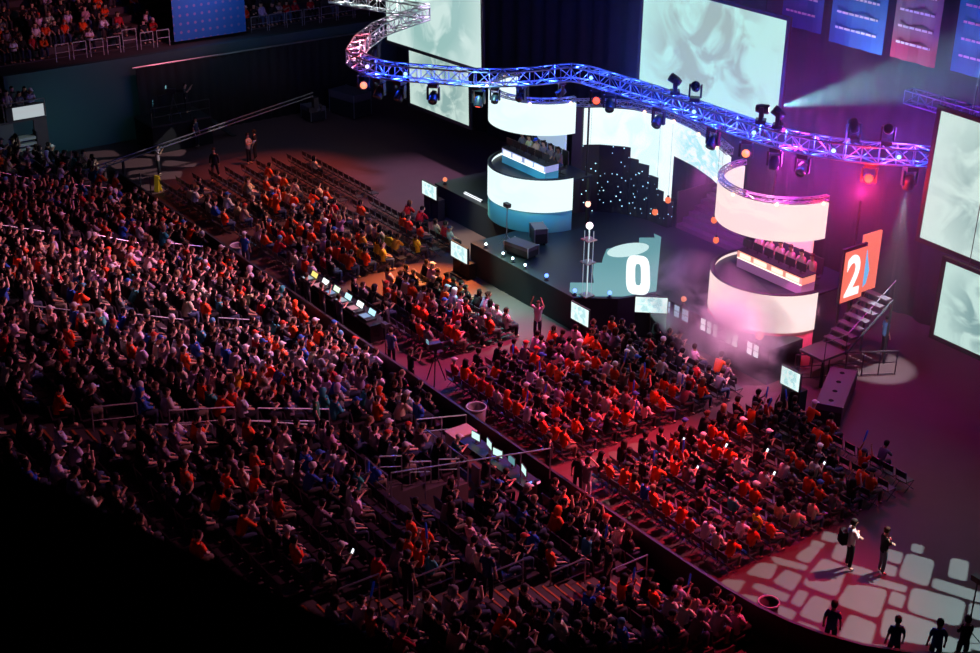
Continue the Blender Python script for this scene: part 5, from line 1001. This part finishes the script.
# standing and working people, each told apart
STAND = {k: Pose(seated=False, arms=k, **kw) for k, kw in (('hang', {}), ('fold', {'sleeve': 'long'}), ('phone', {}), ('shoulder', {}), ('head', {}), ('up', {}))}
STAND['walk'] = Pose(seated=False, arms='hang', stride=.85, sleeve='long'); STAND['one_up'] = Pose(seated=False, arms='one_up')
SM = {k: figure_meshes(p, 'standing_' + k) for k, p in STAND.items()}
kk_ = (.02, .02, .025)
def standing(loc, rz, pose, label, shirt=kk_, trous=kk_, hair='short', hc=(.03, .02, .012), skin=SKINS[0], sc=1., group=None): return person(loc, rz, SM[pose], STAND[pose], shirt, trous, skin, hair, hc, label, group, sc)
standing((-36.1, 4.75, 0), -2.2, 'walk', 'person in black walking across the open far floor', (.02, .02, .025), (.03, .03, .035))
standing((-37.4, 7.4, 0), -1.2, 'phone', 'person in a grey top standing on the far floor holding a white paper', (.4, .37, .36), kk_)
standing((-37.75, 8.0, 0), 2.4, 'hang', 'person in black standing close beside the grey-topped one', kk_, kk_)
standing((-38.3, 2.5, 0), -.6, 'shoulder', 'person in a pale patterned shirt standing near the queue posts', (.35, .28, .3), kk_)
standing((-41.6, 6.3, 0), -1., 'hang', 'person standing below the raised camera platform', (.06, .06, .1), kk_)
standing((-38.45, -2.45, .57), .4, 'shoulder', 'crane operator in black standing at the near end of the camera crane', kk_, kk_)
standing((-24.4, .55, 0), .6, 'hang', 'person in a blue jacket and white cap walking by the grey bin', (.03, .12, .5), (.1, .1, .14), 'cap', (.75, .75, .78))
standing((-10.15, .25, 0), -.2, 'shoulder', 'camera operator in black behind the middle seat block', kk_, kk_, 'short', (.1, .05, .03))
standing((-12.1, .6, 0), .5, 'hang', 'person in a navy top standing beside the thin tripod stand', (.05, .08, .2), kk_)
standing((-10.85, 6.9, 0), -2.6, 'up', 'person in a lilac shirt raising both arms before the stage', (.6, .5, .6), (.03, .03, .05))
standing((.0, .55, 0), .2, 'head', 'photographer in a pale vest lifting a camera overhead by the barrier', (.18, .18, .22), (.55, .5, .52), 'short')
standing((-.5, .6, 0), .8, 'hang', 'person in black beside the photographer lifting a camera', kk_, kk_, sc=.97)
standing((-2.0, .55, 0), 2.6, 'fold', 'person in black facing the operators table from the floor', kk_, kk_)
standing((7.55, 4.85, 0), -.5, 'fold', 'person in a white shirt with a black backpack on the stone-lit floor', (.7, .66, .72), kk_, 'short', (.02, .015, .012), sc=1.03)
standing((8.3, 5.5, 0), -.4, 'fold', 'person in a black top and grey shorts on the stone-lit floor', kk_, (.16, .15, .2), 'short', (.04, .02, .012), sc=.96)
standing((10.0, 1.25, 0), .6, 'hang', 'person in a dark blue jacket behind the curved barrier', (.04, .07, .22), kk_)
standing((11.5, 2.15, 0), .9, 'hang', 'person in navy leaning by the curved barrier end', (.03, .08, .2), kk_)
standing((12.25, 3.0, 0), .8, 'hang', 'person in a bright blue shirt at the lower rink corner', (.03, .14, .4), kk_)
standing((12.6, 3.75, 0), 1., 'fold', 'person in black behind the bright blue shirt at the rink corner', kk_, kk_)
standing((-14.2, 1.7, 0), 2.2, 'fold', 'tall person in black at the right end of the mixing desk', kk_, kk_, sc=1.03)
for k, (x, w, c) in enumerate([(-20.0, 'left end', (.03, .06, .18)), (-18.7, 'left half', kk_), (-17.4, 'middle', (.05, .02, .03)), (-16.0, 'right half', (.04, .04, .07))]): standing((x, .55, 0), rnd.uniform(-.3, .3), ('hang', 'phone', 'shoulder', 'phone')[k], f'technician in dark clothes standing behind the {w} of the mixing desk', c, kk_)
standing((-43.1, 6.5, 1.6), -.7, 'shoulder', 'camera operator standing on the raised far platform', kk_, kk_)
standing((-1.8, 17.6, 0), -.4, 'hang', 'person with blue gear standing behind the side staircase', (.1, .25, .55), kk_) 
for k, (x, y, z) in enumerate([(5.0, -.32 - TR*8, RI*8), (5.1, -.32 - TR*3, RI*3), (-5.75, -.32 - TR*7, RI*7), (5.0, -.32 - TR*11, RI*11)]):
    standing((x, y, z + .006), (.4, 2.7, -.5, .2)[k], 'hang', ['person in dark blue climbing the aisle nearest the rink corner', 'person in black walking down the aisle nearest the rink corner', 'person in a green patterned shirt in the aisle above the camera platform', 'person in black high in the aisle nearest the rink corner'][k], ((.03, .06, .16), kk_, (.06, .3, .16), kk_)[k], kk_)
# operators and players at their desks
def chair_for(loc, rz, label, group, m):
    t = thing('swivel_chair', label, 'chair', loc, rz, group); MB().box(-.23, .23, -.22, .22, .31, .385).build('seat', m, t); MB().box(-.22, .22, -.33, -.26, .46, 1.12).build('backrest', m, t); MB().box(-.05, .05, -.29, -.225, .32, .5).build('back_bracket', DARK, t)
    MB().tube([(0, 0, .08), (0, 0, .31)], .035).build('gas_post', DARK, t); w = MB()
    for k in range(5): a = 2*PI*k/5; w.tube([(0, 0, .08), (.27*math.cos(a), .27*math.sin(a), .03)], .022)
    w.build('star_base', DARK, t)
for k, (x, c, w) in enumerate([(-4.1, 't', 'teal'), (-2.4, 'k', 'black'), (-1.4, 'k', 'dark')]):
    l = (x, -1.92, .12); person(l, rnd.uniform(-.2, .2), FM[(4, 1, 4)[k]], POSES[(4, 1, 4)[k]], SHIRT[c] if k else (.03, .14, .12), kk_, SKINS[k], ('cap', 'short', 'short')[k], ((.5, .5, .55), HAIRC[0], HAIRC[1])[k], f'operator in {("dark green", "black", "black")[k]} seated at the {("far end", "middle", "near end")[k]} of the operators table', 'operators on the camera platform')
    chair_for(l, 0, f'black swivel chair at the {("far end", "middle", "near end")[k]} of the operators table', 'operator chairs', PADM)
for (x0, x1, y, team, word) in ((-20.6, -17.35, 13.35, 'w', 'blue'), (-6.7, -3.3, 14.95, 'o', 'orange')):
    for k in range(6):
        x = x0 + (x1 - x0)*(k + .5)/6 - .05; l = (x, y, 3.915 if team == 'w' else 3.065); h, hc, sh, tr, sk = dress('c' if team == 'w' and k in (1, 2) else 'g' if team == 'w' else 'o')
        person(l, PI + rnd.uniform(-.08, .08), FM[6], POSES[6], sh if team == 'w' else (.6, .3, .3), tr, sk, 'short' if h in ('long', 'hood') else h, hc, f'{ORD[k]} seated player from the left behind the {word} player desk', f'players behind the {word} desk')
        chair_for(l, PI, f'black swivel chair of the {ORD[k]} player from the left, {word} desk', f'player chairs at the {word} desk', PADM)
# things carried
o = thing('backpack', 'black backpack worn by the person in the white shirt', 'backpack', (7.55, 4.85, .0), -.5); MB().box(-.16, .16, -.36, -.19, 1.0, 1.45).build('bag_body', BLACK, o); MB().box(-.13, .13, -.40, -.362, 1.03, 1.25).build('front_pocket', BLACK, o)
o = thing('photo_camera', 'small camera lifted overhead by the photographer', 'camera', (.0, .62, 1.86), .2); MB().box(-.09, .09, -.05, .05, 0, .12).build('camera_body', PLASTIC, o); MB().lathe([(.045, 0), (.045, .14), (.035, .14), (.001, .12)], 10, Matrix.Translation((0, .051, .06)) @ Matrix.Rotation(-PI/2, 4, 'X')).build('lens', DARK, o)
o = thing('paper_sheet', 'white paper sheet held by the person in the grey top', 'paper', (-37.1, 7.5, 1.2), -1.2); MB().box(-.15, .15, -.004, .004, 0, .32, Matrix.Rotation(-.7, 4, 'X')).build('sheet', mat('paper_white', (.8, .8, .8), .8), o)

# ------------------------------------------------------------------ stone-pattern projections on the floor
def gobo(label, lamp, target, polys, watts, col, deg, d=1.2, res_pad=1.08, soft=.003):
    """a projector lamp with a cut metal plate in front: the holes throw the stone shapes"""
    lamp = Vector(lamp); ax = (Vector(target) - lamp).normalized(); q = ax.to_track_quat('-Z', 'Y'); Mi = q.to_matrix().transposed(); hs = math.tan(math.radians(deg/2))*d*res_pad
    V = [(-hs, -hs), (hs, -hs), (hs, hs), (-hs, hs)]; Ed = [(0, 1), (1, 2), (2, 3), (3, 0)]; P2 = []
    for pl in polys:
        pts = []; mx_, my_ = sum(q_[0] for q_ in pl)/len(pl), sum(q_[1] for q_ in pl)/len(pl)
        for (x, y) in pl:
            x, y = mx_ + (x - mx_)*1.05, my_ + (y - my_)*1.05; v = Mi @ (Vector((x, y, 0)) - lamp); pts.append((v.x/-v.z*d, v.y/-v.z*d))
        # rounded corners
        n = len(pts); rr = []
        for i in range(n):
            a, b, c = Vector(pts[i-1]), Vector(pts[i]), Vector(pts[(i+1) % n])
            for t in (0, .5, 1): rr.append(tuple((b.lerp(a, .17)*(1-t)**2 + b*2*t*(1-t) + b.lerp(c, .17)*t*t) if True else b))
        b0 = len(V); V += rr; Ed += [(b0+i, b0+(i+1) % len(rr)) for i in range(len(rr))]; P2.append(rr)
    ov, oe, of = delaunay_2d_cdt([Vector(v) for v in V], Ed, [], 0, 1e-7)[:3]
    def inside(p, poly):
        r = False; n = len(poly)
        for i in range(n):
            (x1, y1), (x2, y2) = poly[i], poly[(i+1) % n]
            if (y1 > p[1]) != (y2 > p[1]) and p[0] < (x2-x1)*(p[1]-y1)/(y2-y1) + x1: r = not r
        return r
    fs = [f for f in of if not any(inside((sum(ov[i][0] for i in f)/len(f), sum(ov[i][1] for i in f)/len(f)), pl) for pl in P2)]
    t = thing('hanging_pattern_projector', label, 'stage light', tuple(lamp), 0); t.rotation_euler = q.to_euler()
    mb = MB(); mb.add([(v[0], v[1], -d) for v in ov], fs); mb.build('pattern_plate', DARK, t)
    MB().lathe([(.10, .32), (.14, .3), (.14, .12), (.10, .12), (.10, .32)], 14).build('lamp_housing', PLASTIC, t); MB().tube([(hs*.98, 0, -d), (.12, 0, .2)], .015).build('plate_arm', DARK, t)
    spot('pattern_lamp', lamp, target, watts, col, deg, .15, soft)
C6 = lambda pts: [tuple(PZ(700 + x/3.5, 473 + y/3.5, 0)[:2]) for x, y in pts]
ST6 = [[(430, 298), (512, 332), (478, 432), (358, 388)], [(345, 282), (388, 254), (420, 268), (380, 316), (338, 300)], [(478, 248), (522, 258), (500, 312), (460, 296)], [(300, 338), (358, 360), (322, 414), (256, 380)], [(182, 402), (200, 384), (314, 426), (296, 452)], [(232, 448), (338, 486), (292, 548), (176, 508)], [(346, 408), (380, 420), (352, 470), (318, 452)], [(396, 428), (460, 450), (424, 526), (348, 496)], [(344, 518), (420, 546), (396, 618), (312, 588)], [(526, 386), (654, 410), (622, 508), (480, 456)], [(524, 494), (617, 530), (592, 612), (482, 586)], [(600, 362), (724, 396), (716, 418), (588, 384)], [(672, 413), (720, 430), (706, 474), (658, 456)], [(652, 473), (834, 530), (802, 602), (632, 574)], [(746, 400), (928, 450), (906, 538), (728, 482)], [(725, 281), (820, 308), (796, 397), (696, 362)], [(645, 262), (710, 280), (700, 320), (632, 298)], [(634, 312), (690, 330), (682, 364), (624, 346)], [(745, 246), (784, 256), (776, 284), (738, 272)], [(822, 368), (990, 420), (986, 456), (814, 402)], [(880, 298), (940, 310), (932, 378), (868, 362)], [(945, 455), (1010, 470), (1000, 520), (938, 502)], [(482, 222), (522, 230), (510, 252), (474, 240)], [(436, 203), (482, 215), (470, 245), (424, 232)], [(396, 234), (438, 246), (426, 264), (386, 252)], [(250, 290), (378, 324), (366, 342), (262, 316)], [(206, 314), (272, 320), (246, 372), (162, 352)], [(150, 424), (208, 436), (172, 492), (98, 472)], [(84, 372), (158, 378), (126, 426), (54, 420)], [(520, 318), (604, 342), (594, 366), (512, 346)], [(604, 598), (720, 622), (700, 680), (590, 640)], [(450, 612), (580, 640), (560, 700), (430, 680)], [(830, 560), (950, 600), (930, 680), (800, 640)], [(960, 540), (1060, 560), (1040, 640), (940, 610)]]
gobo('projector throwing the large stone shapes on the near floor corner', (9.5, 14.5, 15.), (8.0, 3.2, 0), [C6(p) for p in ST6], 30000, (.50, 1., .93), 36)
PX_ = lambda L_: [[tuple(PZ(x, y, 0)[:2]) for x, y in p] for p in L_]
LEFT = [[(84, 152), (112, 150), (120, 156), (86, 158)], [(44, 164), (88, 158), (96, 165), (44, 173)], [(100, 160), (150, 158), (152, 166), (98, 170)], [(150, 148), (186, 150), (182, 156), (144, 156)], [(166, 160), (197, 163), (193, 167), (162, 166)], [(130, 171), (160, 168), (158, 176), (128, 180)], [(160, 172), (182, 171), (180, 178), (158, 180)], [(122, 188), (150, 184), (150, 193), (122, 197)], [(152, 186), (168, 184), (166, 192), (150, 195)], [(70, 176), (116, 172), (112, 182), (68, 186)], [(128, 200), (152, 198), (158, 207), (134, 209)], [(148, 212), (172, 218), (186, 232), (166, 226)], [(176, 228), (196, 236), (212, 252), (190, 244)]]
gobo('projector throwing pale stone shapes on the far floor corner', (-30, 14, 15), (-38.5, 1.8, 0), PX_(LEFT), 15000, (.9, .86, .84), 40)
MID = [[(336, 287), (358, 284), (370, 293), (348, 298)], [(318, 284), (332, 280), (338, 285), (322, 289)], [(284, 294), (304, 295), (298, 303), (278, 301)], [(262, 282), (278, 284), (284, 291), (264, 290)], [(286, 306), (312, 306), (306, 317), (292, 315)], [(308, 295), (336, 299), (328, 308), (304, 304)], [(244, 270), (258, 272), (264, 280), (248, 278)]]
gobo('projector throwing pale stone shapes by the mixing desk', (-20, 13.8, 15), (-20, 1.5, 0), PX_(MID), 11000, (1., .88, .82), 26)
MIDR = [[(587, 455), (610, 458), (604, 466), (586, 465)], [(608, 452), (628, 450), (634, 458), (616, 464)], [(590, 470), (602, 466), (606, 478), (594, 484)], [(604, 520), (620, 517), (626, 528), (610, 530)], [(614, 510), (634, 514), (630, 522), (612, 518)], [(626, 542), (650, 546), (644, 557), (630, 552)], [(576, 478), (588, 474), (592, 486), (580, 492)], [(598, 500), (612, 498), (614, 508), (602, 510)], [(628, 444), (644, 442), (650, 448), (634, 452)]]
gobo('projector throwing faint stone shapes between the two nearer seat blocks', (-1.5, 11.2, 18.5), (-.6, 1.2, 0), PX_(MIDR), 9500, (.95, 1., .9), 26)

# ------------------------------------------------------------------ haze and smoke
def volume(name, mb, dens, col, noise=None, aniso=.2, label=''):
    m = bpy.data.materials.new(name); m.use_nodes = True; N, L = nodes(m); N.remove(N['Principled BSDF'])
    v = N.new('ShaderNodeVolumeScatter'); v.inputs['Color'].default_value = (*col, 1); v.inputs['Density'].default_value = dens; v.inputs['Anisotropy'].default_value = aniso
    L.new(v.outputs[0], N['Material Output'].inputs['Volume'])
    if noise:
        tc = N.new('ShaderNodeTexCoord'); n = N.new('ShaderNodeTexNoise'); n.inputs['Scale'].default_value = noise; n.inputs['Detail'].default_value = 3.5; n.inputs['Distortion'].default_value = .6
        g = N.new('ShaderNodeTexGradient'); g.gradient_type = 'SPHERICAL'; mp = N.new('ShaderNodeMapping'); mp.inputs['Location'].default_value = (-1, -1, -1); mp.inputs['Scale'].default_value = (2, 2, 2)
        L.new(tc.outputs['Generated'], mp.inputs[0]); L.new(mp.outputs[0], g.inputs[0]); L.new(tc.outputs['Object'], n.inputs['Vector'])
        r = N.new('ShaderNodeMapRange'); r.inputs[1].default_value = .42; r.inputs[2].default_value = .68; L.new(n.outputs['Fac'], r.inputs[0])
        a = N.new('ShaderNodeMath'); a.operation = 'MULTIPLY'; L.new(r.outputs[0], a.inputs[0]); L.new(g.outputs['Fac'], a.inputs[1]); b = N.new('ShaderNodeMath'); b.operation = 'MULTIPLY'; b.inputs[1].default_value = dens; L.new(a.outputs[0], b.inputs[0]); L.new(b.outputs[0], v.inputs['Density'])
    o = mb.build(name, m); return tag(o, label, 'haze', None, 'stuff')
volume('stage_haze', MB().box(-13.4, 6.8, 11.9, 21.2, 1.7, 14.6), .010, (1, 1, 1), label='thin coloured haze hanging around the pink tower and truss end')
e_ = MB(); e_.lathe([(.001, -1)] + [(math.sin(PI*k/10), -math.cos(PI*k/10)) for k in range(1, 10)] + [(.001, 1)], 18, Matrix.Translation((-4.2, 10.55, 2.5)) @ Matrix.Rotation(.2, 4, 'Y') @ Matrix.Diagonal((5.0, 1.25, 2.45, 1)))
volume('stage_smoke', e_, 2.6, (1, .95, 1), .5, 0., 'pink lit smoke rolling off the right stage front')

# ------------------------------------------------------------------ light: the rig's lamps
spot('red_wash_far', (-34, 11.4, 12), (-33.5, 7.5, 0), 7500, (1, .16, .09), 56, .8)
spot('mauve_wash_far', (-29, 15, 12), (-29.5, 13.5, 0), 8000, (.62, .42, .75), 50, .9)
spot('orange_wash', (-19, 11.2, 11), (-18.0, 5.9, 0), 42000, (1, .30, .07), 30, .8)
spot('yellow_edge_left', (-23., 10.4, 7.5), (-21., 11., 0), 4500, (.85, .85, .55), 30, .9)
spot('yellow_edge', (-17.4, 8.1, 6.5), (-14.8, 7.9, 0), 5200, (.5, .95, .66), 34, .9)
spot('teal_front_left', (-14.2, 8.1, 8.2), (-13.4, 6.6, 0), 7000, (.25, .9, .8), 44, .9)
spot('teal_front_right', (-8.6, 9.4, 2.4), (-6.4, 11.3, 0), 520, (.4, 1., .8), 44, .9)
spot('magenta_wash', (-11, 10, 13), (-10.2, 4.2, 0), 19000, (1, .06, .26), 46, .9)
spot('red_wash_near', (.5, 11.4, 13), (-.6, 3.0, 0), 36000, (1, .04, .10), 42, .9)
spot('red_wash_corner', (9, 11.4, 14), (7.2, 1.6, 0), 15000, (1, .03, .10), 38, .9)
spot('purple_wash_right', (8, 11, 15), (4.5, 12.0, 0), 2000, (.5, .06, .55), 60, .9)
spot('crowd_key_pink', (-13, 11.4, 13.5), (-17, -6, 2), 23000, (1, .28, .44), 58, .9)
spot('crowd_key_red', (-24, 11.4, 13.5), (-27, -4, 2), 5500, (1, .12, .2), 60, .9)
spot('crowd_key_white', (-8, 11.4, 13), (-17, -6.0, 2), 14000, (1, .52, .68), 40, .9)
spot('crowd_key_near', (4, 11.4, 14), (0, -6, 2), 13000, (1, .25, .40), 64, .9)
spot('floor_key_far', (-22, 13.5, 12), (-26, 5, 0), 8000, (1, .42, .34), 56, .9)
spot('floor_key_mid', (-9, 11.4, 12), (-9, 5, 0), 2900, (1, .5, .58), 66, .9)
spot('floor_key_near', (3, 11.5, 13), (2, 5, 0), 2700, (1, .42, .50), 40, .9)
spot('white_tower_lamp', (-17, 7.5, 11.), (-19.0, 11.6, 2), 2600, (.35, .9, 1), 46, .8)
spot('pink_tower_lamp', (-3, 9.5, 11.), (-5.0, 13.2, 3), 5200, (1, .22, .6), 46, .8)
spot('stair_magenta', (-9.6, 14.2, 6.2), (-12.5, 18.2, 2.4), 3800, (.85, .1, .7), 60, .8)
spot('magenta_back', (-4.5, 18.5, 6.), (-4., 14, 8.2), 1500, (1, .05, .75), 120, .9)
bulb('magenta_glow', (-4.8, 14.4, 8.1), 900, (1, .03, .72), .4)
bulb('violet_glow', (-1.2, 16.2, 9.6), 300, (.30, .06, .9), .4)
spot('navy_wash', (-22, 13.5, 14), (-14, 21.4, 10), 1800, (.12, .22, .9), 110, .9)
spot('end_stand_red', (-36, 10, 12), (-50, 5, 7), 2600, (1, .22, .32), 60, .9)
spot('teal_end_wall', (-40.5, -.5, 1.6), (-45, .6, 2.6), 110, (.25, .85, .9), 110, .9)
spot('portal_lamp', (-36.5, 1, 6), (-42, -3.2, 2), 450, (.75, .95, .9), 34, .8)
spot('banner_lamp', (-4.5, 16.9, 10.5), (-4.8, 18.6, 13.5), 330, (.6, 1., .95), 130, .9)
BLU = (.02, .07, 1.)
bl_ = [q for q in TPS if q.x > -23.6 or q.y < 6.2]; acc = 0.
for qa, qb in zip(bl_, bl_[1:]):          # LED battens inside the truss
    acc += (qb - qa).length
    if acc > 1.15: acc = 0.; bulb('truss_batten', (qb.x, qb.y, 9.02), 230, BLU, .05)
acc = 0.
wt_ = [q for q in TPS if q.x < -23.4 and q not in bl_]
for qa, qb in zip(wt_, wt_[1:]):
    acc += (qb - qa).length
    if acc > 1.3: acc = 0.; bulb('truss_batten_white', (qb.x, qb.y, 9.02), 16, (1, .62, .85), .05)
for k in range(5): bulb('truss_batten_white', (-30.5 - k*1.15, 13.8 - k*.4, 9.02), 34, (.9, 1, 1), .05)
spot('beam_teal', (-5.3, 13.85, 10.1), (-1.43, 15., 11.75), 26000, (.32, .9, 1.), 24, .7, .04)
hd_ = HEADS[907]; spot('beam_down', (hd_[0] - .05, hd_[1], hd_[2] - 1.02), (hd_[0] - .4, hd_[1] + .3, 0), 5500, (.75, .97, 1.), 24, .5, .04)
p_ = PZ(868, 177, 8.2)
bulb('red_halo', (p_.x + .15, p_.y - .15, 7.75), 900, (1, .015, .015), .1)
for (px, py, e_) in ((598, 92, 14), (749, 147, 30)):
    p = PZ(px, py, 8.2); bulb('lens_halo', (p.x + .3, p.y - .3, 8.0), e_, (1, .12, .05), .1)
spot('smoke_pink', (-2.5, 8.2, 6.5), (-3.7, 10.6, .8), 2900, (1, .30, .62), 52, .9)
spot('smoke_back', (-1.6, 13.4, 3.4), (-3.4, 10.2, 1.2), 1500, (1, .4, .7), 80, .9)
SC.cycles.use_denoising = True
SC.cycles.max_bounces = 4; SC.cycles.diffuse_bounces = 2; SC.cycles.glossy_bounces = 2; SC.cycles.volume_bounces = 0; SC.cycles.transparent_max_bounces = 4
SC.cycles.sample_clamp_indirect = 3.; SC.cycles.sample_clamp_direct = 0.
